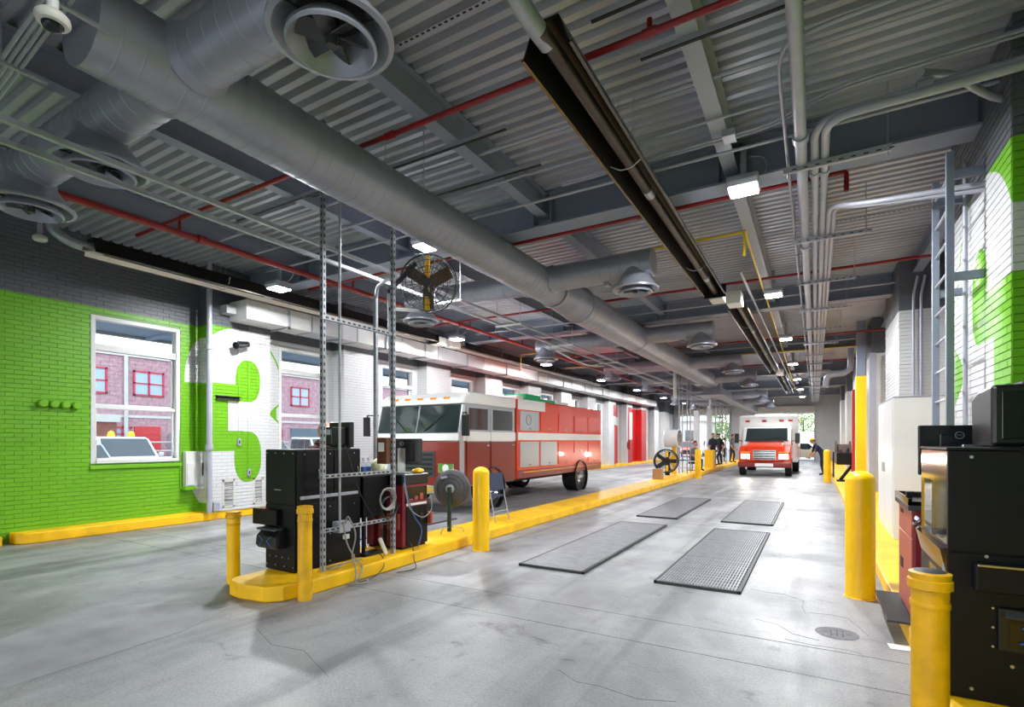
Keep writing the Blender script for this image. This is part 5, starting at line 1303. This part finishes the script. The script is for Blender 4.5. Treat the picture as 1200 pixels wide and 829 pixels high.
def rescue_truck():
    cx, y0, hw = -7.48, 8.7, 1.18
    t = thing('rescue_truck', 'large white-topped red rescue lorry passing through the left lane', 'truck', (cx, y0, 0))
    P = lambda m, n, mat, par=None, **k: m.build(n, mat, par or t, **k)
    yb = y0 + 2.35; ye = y0 + 8.1
    P(MB().box(cx - .45, y0 + .3, .42, cx + .45, ye - .1, .66), 'chassis', BLACK)
    # cab over engine
    cab = [(y0 + .02, .55), (yb - .06, .55), (yb - .06, 2.34), (y0 + .18, 2.34), (y0 + .0, 1.62)]
    P(MB().prism(cab, 'x', cx - hw, cx + hw), 'cab_shell', VSILV, bevel=.05)
    P(MB().prism([(y0 + .10, 2.30), (yb - .04, 2.30), (yb - .04, 2.56), (y0 + .35, 2.56), (y0 + .16, 2.44)], 'x', cx - hw - .01, cx + hw + .01), 'cab_roof', VWHITE, bevel=.04)
    P(MB().box(cx - hw - .006, y0 + .16, .58, cx + hw + .006, yb - .08, 1.52), 'cab_lower_paint', VDRED)
    P(MB().box(cx - hw - .010, y0 + .10, 1.52, cx + hw + .010, yb - .07, 1.72), 'cab_stripe', VWHITE)
    P(MB().box(cx - hw + .02, y0 - .02, .58, cx + hw - .02, y0 + .03, 1.52), 'front_panel', VDRED, bevel=.02)
    P(MB().box(cx - hw + .02, y0 - .028, 1.53, cx + hw - .02, y0 + .02, 1.68), 'front_stripe', VWHITE)
    for s in (-1, 1):
        a, b = sorted((cx + s * .03, cx + s * 1.10))
        P(MB().prism([(y0 - .012, 1.70), (y0 + .012, 1.70), (y0 + .165, 2.28), (y0 + .14, 2.28)], 'x', a, b), 'windshield', DGLASS)
        P(MB().bar((cx + s * .25, y0 - .02, 1.72), (cx + s * .75, y0 + .06, 2.1), .014, .014), 'wiper', BLACK2)
        h = P(MB().box(cx + s * .85 - .2, y0 - .05, .85, cx + s * .85 + .2, y0 - .02, 1.05), 'headlamp', CHROME, bevel=.01)
        P(MB().cyl((cx + s * .85, y0 - .06, .95), (cx + s * .85, y0 - .05, .95), .08, n=16), 'headlamp_lens', VWHITE, h)
        xs = cx + s * hw; lo = lambda d: min(xs + s * .002, xs + s * d); hi = lambda d: max(xs + s * .002, xs + s * d)
        for k, (a, b) in enumerate(((y0 + .22, y0 + 1.10), (y0 + 1.16, yb - .16))):
            d = P(MB().box(lo(.016), a, .62, hi(.016), b, 2.26), 'cab_door', VSILV if k else VSILV, bevel=.004)
            P(MB().box(lo(.022), a + .08, 1.76, hi(.022), b - .08, 2.22), 'side_window', DGLASS, d)
            P(MB().box(lo(.022), a, .62, hi(.022), b, 1.50), 'door_lower', VDRED, d)
            P(MB().box(lo(.02), a + .002, 1.52, hi(.026), b - .002, 1.72), 'door_stripe', VWHITE, d)
            P(MB().box(lo(.05), b - .16, 1.40, hi(.05), b - .05, 1.44), 'handle', CHROME, d)
        m = P(MB().box(cx + s * (hw + .20) - .08, y0 - .12, 1.62, cx + s * (hw + .20) + .08, y0 - .04, 2.06), 'mirror', BLACK2, bevel=.015)
        P(MB().bar((cx + s * hw, y0 + .1, 2.1), (cx + s * (hw + .2), y0 - .06, 2.1), .025, .025).bar((cx + s * (hw + .2), y0 - .06, 2.1), (cx + s * (hw + .2), y0 - .06, 2.0), .025, .025), 'mirror_arm', BLACK2, m)
        # body side
        xs2 = cx + s * (hw + .02); lo2 = lambda d: min(xs2 + s * .001, xs2 + s * d); hi2 = lambda d: max(xs2 + s * .001, xs2 + s * d)
        P(MB().box(lo2(.008), yb + .02, 2.30, hi2(.008), yb + 1.5, 2.555), 'top_band', VWHITE)
        P(MB().box(lo2(.012), yb + .02, 1.54, hi2(.012), ye - .02, 1.73), 'side_stripe', VWHITE)
        P(MB().box(lo2(.006), yb + .02, .60, hi2(.006), ye - .02, .80), 'lower_skirt', VDRED)
        for k in range(5):
            a = yb + .12 + k * 1.11; zz = .86 if k != 3 else 1.16
            d = P(MB().box(lo2(.016), a, zz, hi2(.016), a + 1.0, 1.50), 'locker_door', VRED if k > 1 else VSILV, bevel=.004)
            P(MB().box(lo2(.03), a + .44, zz + .05, hi2(.03), a + .56, zz + .08), 'handle', CHROME, d)
            u = P(MB().box(lo2(.016), a, 1.78, hi2(.016), a + 1.0, 2.27), 'upper_locker_door', VSILV if k == 0 else VRED, bevel=.004)
            P(MB().box(lo2(.028), a + .44, 1.82, hi2(.028), a + .56, 1.85), 'handle', CHROME, u)
        if s > 0:
            q = MB().lathe([(.12, -.004), (.135, -.004), (.135, .004), (.12, .004)], (xs2 + .02, yb + .55, 2.05), MX, 24, True)
            P(q, 'round_mark', VGREY)
        P(MB().box(lo2(.02), yb + .3, .72, hi2(.02), ye - .3, .75), 'amber_strip', AMBER)
        wheel(t, cx + s * (hw - .16), y0 + 1.25, .44, .30, s); wheel(t, cx + s * (hw - .2), yb + 3.95, .44, .44, s)
        P(MB().lathe([(.46, -.05), (.50, -.05), (.50, .05), (.46, .05)], (cx + s * (hw + .0), y0 + 1.25, .44), MX, 28, True), 'wheel_arch', BLACK2)
        P(MB().lathe([(.46, -.05), (.50, -.05), (.50, .05), (.46, .05)], (cx + s * (hw + .02), yb + 3.95, .44), MX, 28, True), 'wheel_arch', BLACK2)
    P(MB().box(cx - hw - .02, yb, .58, cx + hw + .02, ye, 2.555), 'box_body', VRED, bevel=.03)
    P(MB().box(cx - hw + .1, yb + .2, 2.555, cx + hw - .1, yb + 2.0, 2.66), 'roof_pod', VWHITE, bevel=.03)
    for k, m_ in enumerate((GRNL, GRNL, VWHITE)):
        P(MB().box(cx + .5, yb + .5 + k * .9, 2.56, cx + 1.15, yb + 1.35 + k * .9, 2.64 + .08 * (k == 0)), 'light_bar', m_, bevel=.01)
    for k in range(5): P(MB().box(cx - .8 + k * .36, y0 + .145, 2.41, cx - .64 + k * .36, y0 + .20, 2.455), 'marker_lens', AMBER)
    P(MB().box(cx - hw - .04, y0 - .16, .40, cx + hw + .04, y0 + .02, .60), 'bumper', CHROME, bevel=.03)
    P(MB().box(cx - .55, y0 - .035, .75, cx + .55, y0 - .02, 1.3), 'grille', DKGREY, bevel=.01)
    for k in range(5): P(MB().box(cx - .5, y0 - .04, .80 + k * .1, cx + .5, y0 - .034, .85 + k * .1), 'grille_slot', BLACK2)
rescue_truck()

def car(label, loc, rz, paint, L=4.6, W=1.82, H=1.55, suv=True):
    t = thing('car', label, 'car', loc, rz)
    K = dict(local=True)
    h = H
    # body lower: loft of cross sections along local y (front -y)
    def loft(secs, name, mat):
        mb = MB(); n = len(secs[0]); v = [p for s_ in secs for p in s_]
        f = [(k * n + i, k * n + (i + 1) % n, (k + 1) * n + (i + 1) % n, (k + 1) * n + i) for k in range(len(secs) - 1) for i in range(n)]
        f += [tuple(range(n))[::-1], tuple(range((len(secs) - 1) * n, len(secs) * n))]
        return mb.add(v, f).build(name, mat, t, smooth=True, bevel=.02, **K)
    def sec(y, w, z0, z1): return [(-w * .96, y, z0), (-w, y, (z0 + z1) * .45), (-w * .95, y, z1 - .04), (-w * .85, y, z1), (w * .85, y, z1), (w * .95, y, z1 - .04), (w, y, (z0 + z1) * .45), (w * .96, y, z0)]
    w = W / 2; bl = .58 * h
    loft([sec(-L / 2, w * .82, .35, bl * .78), sec(-L / 2 + .12, w * .94, .26, bl * .88), sec(-L * .22, w, .24, bl), sec(L * .3, w, .24, bl * 1.03), sec(L / 2 - .1, w * .95, .28, bl * 1.02), sec(L / 2, w * .86, .38, bl * .9)], 'car_body', paint)
    r0, r1 = -L * .22, (L * .46 if suv else L * .34)
    loft([[(-w * .9, r0, bl - .02), (-w * .88, r0 + .02, bl), (w * .88, r0 + .02, bl), (w * .9, r0, bl - .02)],
          [(-w * .82, r0 + .55, h * .94), (-w * .72, r0 + .6, h * .98), (w * .72, r0 + .6, h * .98), (w * .82, r0 + .55, h * .94)],
          [(-w * .82, r1 - .45, h * .96), (-w * .72, r1 - .45, h), (w * .72, r1 - .45, h), (w * .82, r1 - .45, h * .96)],
          [(-w * .9, r1, bl), (-w * .86, r1, bl + .02), (w * .86, r1, bl + .02), (w * .9, r1, bl)]], 'car_cabin', paint)
    for s in (-1, 1):
        for a, b in ((r0 + .42, -.02), (.06, r1 - .62)):
            MB().add([(s * w * .905, a + .0 if a < 0 else a, bl + .03), (s * w * .905, b, bl + .03), (s * w * .835, b, h * .92), (s * w * .835, a + (.18 if a < 0 else 0), h * .92)], [(0, 1, 2, 3)]).build('side_window', DGLASS, t, **K)
        MB().box(s * w * .74 - .16, -L / 2 - .01, bl * .66, s * w * .74 + .16, -L / 2 + .1, bl * .82).build('headlamp', CHROME, t, bevel=.02, **K)
        MB().box(s * w * .8 - .1, L / 2 - .06, bl * .66, s * w * .8 + .1, L / 2 + .005, bl * .92).build('tail_lamp', REDL, t, bevel=.02, **K)
        MB().box(s * (w + .08) - .08, -L * .17, bl + .02, s * (w + .08) + .08, -L * .17 + .1, bl + .16).build('mirror', paint, t, bevel=.03, **K)
        for y in (-L * .31, L * .29):
            tt = MB().lathe([(.2, -.1), (.31, -.1), (.33, -.07), (.33, .07), (.31, .1), (.2, .1)], (s * (w - .1), y, .33), MX, 22, True).build('wheel', TYRE, t, smooth=True, **K)
            MB().lathe([(.0001, s * .08), (.2, s * .085), (.215, s * .1)], (s * (w - .1), y, .33), MX, 18).build('rim', CHROME, tt, smooth=True, **K)
    MB().add([(-w * .80, r0 + .07, bl + .03), (w * .80, r0 + .07, bl + .03), (w * .72, r0 + .54, h * .945), (-w * .72, r0 + .54, h * .945)], [(0, 1, 2, 3)]).xf(Matrix.Translation((0, -.02, .01))).build('windshield', DGLASS, t, **K)
    MB().add([(-w * .80, r1 - .03, bl + .06), (w * .80, r1 - .03, bl + .06), (w * .72, r1 - .40, h * .95), (-w * .72, r1 - .40, h * .95)], [(0, 1, 2, 3)]).xf(Matrix.Translation((0, .02, .01))).build('rear_window', DGLASS, t, **K)
    MB().box(-w * .5, -L / 2 - .015, bl * .5, w * .5, -L / 2 + .02, bl * .76).build('grille', BLACK2, t, bevel=.01, **K)
    return t
car('white SUV parked nose-in outside the first left window, at its centre', (-20.2, 8.4, 0), R(90), VWHITE, 4.7, 1.85, 1.68)
car('silver-blue car parked outside the first left window, leftmost', (-16.6, 5.3, 0), R(-80), VSILV, 4.5, 1.8, 1.48, False)
car('grey car parked outside the first left window, right of the white SUV', (-17.4, 10.6, 0), R(-82), VGREY, 4.6, 1.82, 1.56)
car('white SUV parked outside the second left window', (-20.0, 16.6, 0), R(75), VWHITE, 4.7, 1.85, 1.70)
car('dark grey car parked outside the second left window behind the white one', (-20, 20.4, 0), R(82), VGREY, 4.6, 1.82, 1.5, False)
car('white car outside the far left exit, its nose toward the hall', (-8.6, 54, 0), R(14), VWHITE, 4.6, 1.85, 1.6)
car('red car outside the far exit behind the standing people', (-10.6, 52.5, 0), R(8), VRED, 4.5, 1.8, 1.5, False)
car('silver car outside the far exit, left of the ambulance', (-6.2, 56.5, 0), R(20), VSILV, 4.5, 1.8, 1.5, False)
car('beige car in the far exit right of the ambulance', (-.75, 47.6, 0), R(78), VBEIGE, 4.5, 1.8, 1.42, False)

# ================================================================== PEOPLE
HAIRD = M('dark_hair', '#1d1815', .7); SHOE = M('dark_shoes', '#17161a', .6)
def person(label, loc, rz, shirt, pants, pose='stand', hat=None, bald=False, skin=SKIN, s=1.0):
    t = thing('person', label, 'person', loc, rz)
    J = {}
    def j(n, x, y, z, r, sx=1): J[n] = (x, y, z, r)
    if pose in ('stand', 'walk', 'lean'):
        f = 0.0; b = .0
        st = .22 if pose == 'walk' else .05
        tor = R(38) if pose == 'lean' else R(3)
        hip = (0, 0, .96)
        def up(x, d, z0):     # points of the torso rotated about the hips
            return (x, hip[1] - math.sin(tor) * z0 - math.cos(tor) * d * 0 - d * math.cos(tor), hip[2] + math.cos(tor) * z0 - d * math.sin(tor))
        j('pel', *hip, .135); j('bel', *up(0, 0, .16), .13); j('che', *up(0, 0, .36), .145); j('nec', *up(0, 0, .52), .07); j('hed', *up(0, .03, .60), .055)
        for sd, q in ((-1, 'l'), (1, 'r')):
            j('hip' + q, sd * .09, 0, .92, .10); j('kne' + q, sd * .11, -.04 - sd * st, .50, .065); j('ank' + q, sd * .12, .03 - sd * st * .9, .09, .045); j('toe' + q, sd * .14, -.15 - sd * st * .9, .045, .04)
            sh = up(sd * .185, 0, .46); j('sho' + q, *sh, .062)
            if pose == 'lean':
                e = (sd * .25, sh[1] - .06, sh[2] - .30); w_ = (sd * .20, sh[1] - .24, sh[2] - .48)
            else:
                e = (sd * .235, sh[1] + .03 + sd * st * .4, sh[2] - .29); w_ = (sd * .23, sh[1] - .12 + sd * st * .6, sh[2] - .52)
            j('elb' + q, *e, .045); j('wri' + q, *w_, .032)
    else:  # sitting
        hip = (0, 0, .56); tor = R(14)
        def up(x, d, z0): return (x, -math.sin(tor) * z0 - d, hip[2] + math.cos(tor) * z0)
        j('pel', *hip, .14); j('bel', *up(0, 0, .16), .13); j('che', *up(0, 0, .36), .145); j('nec', *up(0, 0, .52), .07); j('hed', *up(0, .03, .60), .055)
        for sd, q in ((-1, 'l'), (1, 'r')):
            j('hip' + q, sd * .09, -.03, .55, .10); j('kne' + q, sd * .13, -.44, .54, .07); j('ank' + q, sd * .13, -.40, .10, .045); j('toe' + q, sd * .14, -.56, .045, .04)
            sh = up(sd * .185, 0, .46); j('sho' + q, *sh, .062); j('elb' + q, sd * .24, sh[1] - .08, sh[2] - .28, .045); j('wri' + q, sd * .16, sh[1] - .32, sh[2] - .30, .032)
    E = [('pel', 'bel', 1), ('bel', 'che', 1), ('che', 'nec', 1), ('nec', 'hed', 2)]
    for q in 'lr': E += [('pel', 'hip' + q, 0), ('hip' + q, 'kne' + q, 0), ('kne' + q, 'ank' + q, 0), ('ank' + q, 'toe' + q, 3), ('che', 'sho' + q, 1), ('sho' + q, 'elb' + q, 1), ('elb' + q, 'wri' + q, 2)]
    names = list(J); ix = {n: i for i, n in enumerate(names)}
    me = bpy.data.meshes.new('body'); me.from_pydata([J[n][:3] for n in names], [(ix[a], ix[b]) for a, b, _ in E], [])
    o = bpy.data.objects.new('body', me); COL.objects.link(o)
    sk = o.modifiers.new('skin', 'SKIN'); sk.use_smooth_shade = True
    for n in names:
        d = me.skin_vertices[0].data[ix[n]]; r = J[n][3]
        d.radius = (r * (1.25 if n in ('pel', 'bel', 'che') else 1), r * (.85 if n in ('pel', 'bel', 'che') else 1)); d.use_root = (n == 'pel')
    sb = o.modifiers.new('sub', 'SUBSURF'); sb.levels = 1; sb.render_levels = 1
    m2 = bpy.data.meshes.new_from_object(o.evaluated_get(bpy.context.evaluated_depsgraph_get()))
    V = [v.co.copy() for v in m2.vertices]; Fc = [tuple(p.vertices) for p in m2.polygons]
    bpy.data.objects.remove(o)
    def cls(c):
        best = 9e9; k = 0
        for a, b, m_ in E:
            A, B = Vector(J[a][:3]), Vector(J[b][:3]); d = B - A; u = max(0, min(1, (c - A).dot(d) / max(d.dot(d), 1e-9)))
            q = (c - A - u * d).length - .5 * (J[a][3] * (1 - u) + J[b][3] * u)
            if q < best: best, k = q, m_
        return k
    fm = [cls(sum((V[i] for i in f), Vector()) / len(f)) for f in Fc]
    mb = MB(); mb.v = [tuple(v) for v in V]; mb.f = Fc
    def skin_add(build):
        n = len(mb.f); build(); fm.extend([2] * (len(mb.f) - n))
    # head with features
    hd = Vector(J['hed'][:3]); dirn = (hd - Vector(J['nec'][:3])).normalized(); hc = hd + Vector((0, -.015, .105))
    def head():
        mb.sph(hc, .105, (.78, .95, 1.15), 16, 12)
        mb.sph(hc + Vector((0, -.045, -.075)), .055, (.9, .9, .8), 10, 8)
        mb.prism([(hc.y - .09, hc.z - .03), (hc.y - .122, hc.z - .032), (hc.y - .095, hc.z + .02)], 'x', hc.x - .012, hc.x + .012)
        for sd in (-1, 1): mb.sph(hc + Vector((sd * .083, .005, -.01)), .03, (.35, .7, 1), 8, 6)
    skin_add(head)
    def hands():
        for q, sd in (('l', -1), ('r', 1)):
            wv = Vector(J['wri' + q][:3]); d = (wv - Vector(J['elb' + q][:3])).normalized()
            pal = wv + d * .05
            sdv = d.cross(Vector((sd, 0, 0))).normalized()
            mb.sph(pal, .042, (.55, .9, .9), 10, 8)
            for k, ln in enumerate((.062, .072, .068, .052)):
                bs = pal + d * .03 + sdv * (-.027 + .018 * k); k1 = bs + d * ln * .5; k2 = k1 + (d + Vector((-sd * .6, 0, 0))).normalized() * ln * .5
                mb.tube([pal, bs, k1, k2], .0085, 6)
            mb.tube([pal - d * .01, pal + sdv * -.04 + d * .012, pal + sdv * -.05 + d * .05], .0095, 6)
    skin_add(hands)
    body = mb.build('body', shirt, t, smooth=True, local=True)
    for m_ in (pants, skin, SHOE): body.data.materials.append(m_)
    mp = {0: 1, 1: 0, 2: 2, 3: 3}
    for p, k in zip(body.data.polygons, fm): p.material_index = mp[k]
    if not bald:
        h = MB().sph(hc + Vector((0, .018, .028)), .108, (.82, .95, 1.05), 14, 9)
        h.v = [(x, y, max(z, hc.z - .02 if y > hc.y else hc.z + .045)) for x, y, z in h.v]
        h.build('hair', HAIRD, t, smooth=True, local=True)
    if hat:
        k = MB().sph(hc + Vector((0, .01, .05)), .112, (.85, .98, .8), 14, 8); k.v = [(x, y, max(z, hc.z + .045)) for x, y, z in k.v]
        k.box(hc.x - .06, hc.y - .19, hc.z + .045, hc.x + .06, hc.y - .08, hc.z + .055).build('cap', hat, t, smooth=True, local=True)
    ey = MB()
    for sd in (-1, 1): ey.sph(hc + Vector((sd * .034, -.085, .005)), .011, (1, .6, .8), 8, 6)
    ey.build('eyes', SCREEN, t, local=True)
    MB().box(hc.x - .022, hc.y - .098, hc.z - .066, hc.x + .022, hc.y - .088, hc.z - .059).build('mouth', M('lips', '#7a4438', .5), t, local=True)
    t.scale = (s, s, s)
    return t
NAVY = M('navy_work_cloth', '#232a41', .85, 0, .1, 8); DARK = M('dark_cloth', '#25252a', .85); GREYC = M('grey_cloth', '#5d6068', .85); WHT = M('pale_shirt', '#c8cad0', .85); MARC = M('muted_red_shirt', '#6d3a34', .85)
SK2 = M('pink_skin', '#c98f72', .5)
person('bald person standing in the left lane, head showing above the left kiosk', (-5.50, 4.55, 0), R(95), MARC, DARK, 'stand', bald=True, skin=SK2, s=.99)
person('person in dark clothes standing on the island before the far exit, leftmost', (-4.85, 30.2, .15), R(35), NAVY, DARK, 'stand')
person('person in dark jacket and cap bending slightly, right of the standing one', (-4.62, 31.1, .15), R(-40), DARK, DARK, 'walk', hat=DARK)
person('person in grey shirt near the exit, closest to the ambulance', (-4.5, 35.2, .15), R(70), GREYC, DARK, 'stand')
person('person in a pale shirt and dark trousers standing farther out at the exit', (-5.7, 40.5, 0), R(120), WHT, DARK, 'stand', s=.97)
person('seated person in grey on a stool at the island equipment rack', (-4.85, 24.7, .15), R(60), GREYC, DARK, 'sit')
person('person in navy overalls and yellow cap bending over by the right kerb', (.30, 26.6, 0), R(-75), NAVY, NAVY, 'lean', hat=YEL)
person('person in dark clothes standing beside the beige car at the exit', (-1.35, 44.0, 0), R(150), DARK, NAVY, 'stand', s=.95)
t = thing('work_stool', 'low round black stool under the seated person', 'stool', (-4.85, 24.72, KT))
MB().cyl((-4.85, 24.72, KT + .33), (-4.85, 24.72, KT + .42), .18, n=20).build('seat', BLACK2, t, bevel=.01)
MB().cyl((-4.85, 24.72, KT + .02), (-4.85, 24.72, KT + .33), .03, n=10).build('column', CHROME, t, smooth=True)
for k in range(4):
    a = k * math.pi / 2
    MB().bar((-4.85, 24.72, KT + .04), (-4.85 + .22 * math.cos(a), 24.72 + .22 * math.sin(a), KT + .02), .03, .03).build('leg', BLACK2, t)

# ================================================================== OUTSIDE
struct(MB().box(-60, -30, -.35, 60, 120, -.26).build('ground', ASPH))
struct(MB().box(-60, -30, -.26, XL - .26, 120, -.012).build('parking_lot', ASPH))
struct(MB().box(XL - .26, Y1 + .002, -.26, 60, 120, -.012).build('exit_apron', ASPH))
struct(MB().box(XL - .26, -30, -.26, 60, Y0 - .26, -.012).build('entry_apron', ASPH))
# brick building across the lot
b = thing('brick_building', 'two storey brown-red brick building across the parking lot, red framed windows', 'building', (-29, 14, 0))
FX = -28.0
MB().box(FX - 8, -10, 0, FX, 44, 5.5).build('wall', BRK, b)
MB().box(FX - 8.1, -10, 5.5, FX + .12, 44, 5.72).build('parapet', STONE, b)
MB().box(FX, -10, 2.62, FX + .06, 44, 2.74).build('belt_course', STONE, b)
m = MB(); k = 0
z = .02
while z < 5.45:
    y = 4.0 - (.35 if k % 2 else 0)
    while y < 26:
        m.box(FX, y + .01, z, FX + .012 + .01 * random.random(), y + .69, z + .17); y += .70
    z += .19; k += 1
m.build('brick_courses', BRK, b)['kind'] = 'stuff'
def bwin(y0, y1, z0, z1, red=True):
    f = MB().box(FX + .02, y0, z0, FX + .09, y0 + .08, z1).box(FX + .02, y1 - .08, z0, FX + .09, y1, z1).box(FX + .02, y0, z0, FX + .09, y1, z0 + .08).box(FX + .02, y0, z1 - .08, FX + .09, y1, z1)\
        .box(FX + .02, (y0 + y1) / 2 - .04, z0, FX + .09, (y0 + y1) / 2 + .04, z1).box(FX + .02, y0, (z0 + z1) / 2 - .03, FX + .09, y1, (z0 + z1) / 2 + .03).build('window', RFRAME, b)
    MB().box(FX + .015, y0 + .04, z0 + .04, FX + .045, y1 - .04, z1 - .04).build('pane', M('sky_blue_pane', '#9db6c9', .08), f)
for y in (9.9, 12.3, 15.6, 18.3, 20.9, 23.4): bwin(y, y + 1.35, 3.68, 4.88)
for y in (11.45, 16.6, 19.5): bwin(y, y + .8, 1.5, 2.2)
MB().box(FX, 12.35, 0, FX + .08, 13.5, 2.22).build('door', RED if False else M('red_garage_door', '#c2212c', .5), b)
MB().box(FX, 20.9, 0, FX + .08, 24.4, 2.3).build('garage_door', M('grey_shutter', '#5d6c74', .5), b)
MB().box(FX, 13.9, .6, FX + .3, 14.6, 1.9).build('air_unit', GREYP, b)
for y in (11.95, 12.02, 15.2): MB().cyl((FX + .1, y, 0), (FX + .1, y, 5.5), .05, n=8).build('downpipe', STONE, b)
t = thing('gate_lodge', 'low brick annex with a white roof edge in front of the brick building', 'building', (-25.9, 9.6, 0))
MB().box(-27.6, 8.2, 0, -25, 10.4, 2.3).build('wall', BRKD, t); MB().box(-27.7, 8.1, 2.3, -24.9, 10.5, 2.5).build('roof', STONE, t)
t = thing('lot_fence', 'low white rail fence behind the parked cars', 'fence', (-23, 12, 0))
for y in range(0, 26, 2): MB().box(-23.04, y - .04, -.01, -22.96, y + .04, 1.5).build('post', STONE, t)
for z in (.7, 1.1, 1.45): MB().box(-23.02, 0, z, -22.98, 24, z + .05).build('rail', STONE, t)
for y, lb in ((9.1, 'yellow bollard in the parking lot, left one of two'), (9.75, 'yellow bollard in the parking lot, right one of two'), (11.6, 'yellow bollard in the parking lot behind the white SUV')):
    o = tag(MB().lathe([(.12, 0), (.12, 1.75), (.09, 1.85), (.0001, 1.9)], (-22.3, y, 0), None, 14).build('bollard', YEL, smooth=True), lb, 'bollard')
# canopy over the window side
t = thing('canopy', 'blue-grey flat canopy outside above the left windows', 'canopy', (-11.8, 12, 3.82))
MB().box(-13.1, -2, 3.86, XL - .26, 26, 4.06).build('roof', BLUEGREY, t)
MB().box(-13.2, -2, 3.80, -13.08, 26, 4.12).build('fascia', STONE, t)
for y in range(0, 26, 3): MB().box(-13.08, y, 3.80, XL - .26, y + .1, 3.86).build('rafter', BLUEGREY, t)
# beyond the exit
t = thing('white_building', 'pale flat-roofed building outside the far left exit', 'building', (-14.5, 66, 0))
MB().box(-18, 62, 0, -11.2, 72, 3.8).build('wall', STONE, t); MB().box(-18.4, 61.4, 3.8, -10.6, 72.4, 4.3).build('roof', METALW, t)
for k in range(3):
    f = MB().box(-16.8 + k * 1.9, 61.9, 1.2, -15.6 + k * 1.9, 62.0, 2.8).build('window', GREYP, t); MB().box(-16.7 + k * 1.9, 61.87, 1.3, -15.7 + k * 1.9, 61.91, 2.7).build('pane', DGLASS, f)
t = tag(MB().box(-3.2, 70, -.01, 8, 70.3, 2.6).build('site_wall', STONE), 'pale boundary wall beyond the right exit', 'wall')
random.seed(5)
def tree(label, x, y, h, r):
    t = thing('tree', label, 'tree', (x, y, -.02), 0, 'trees beyond the exit')
    MB().cyl((x, y, -.02), (x, y, h * .6), .18, .09, 10).build('trunk', BARK, t, smooth=True)
    m = MB()
    for i in range(1500):
        a, b, q = random.random() * 6.283, math.acos(2 * random.random() - 1), random.random() ** .4
        c = Vector((x + r * q * math.sin(b) * math.cos(a), y + r * q * math.sin(b) * math.sin(a), h * .6 + h * .42 * q * math.cos(b)))
        d = .10 + .14 * random.random()
        u = Vector((random.random() - .5, random.random() - .5, random.random() - .5)).normalized(); v = u.orthogonal().normalized()
        m.add([c + u * d, c + v * d * .5, c - u * d, c - v * d * .5], [(0, 1, 2, 3)])
    m.build('foliage', LEAF, t)['kind'] = 'stuff'
for i, (x, y, h, r, lb) in enumerate(((-12.0, 78, 5.6, 2.4, 'leafy tree outside the far left exit, nearest the pale building'), (-17.5, 80, 6.5, 3.0, 'leafy tree rising behind the pale building'), (-8.2, 71, 4.2, 1.9, 'low leafy tree behind the parked cars at the exit'), (-6.6, 80, 5.0, 2.4, 'leafy tree outside the exit just left of the ambulance'), (-1.4, 83, 7.5, 2.7, 'tall leafy tree outside the exit right of the ambulance'), (4.2, 85, 7, 2.7, 'leafy tree at the right edge of the far exit opening'))): tree(lb, x, y, h, r)
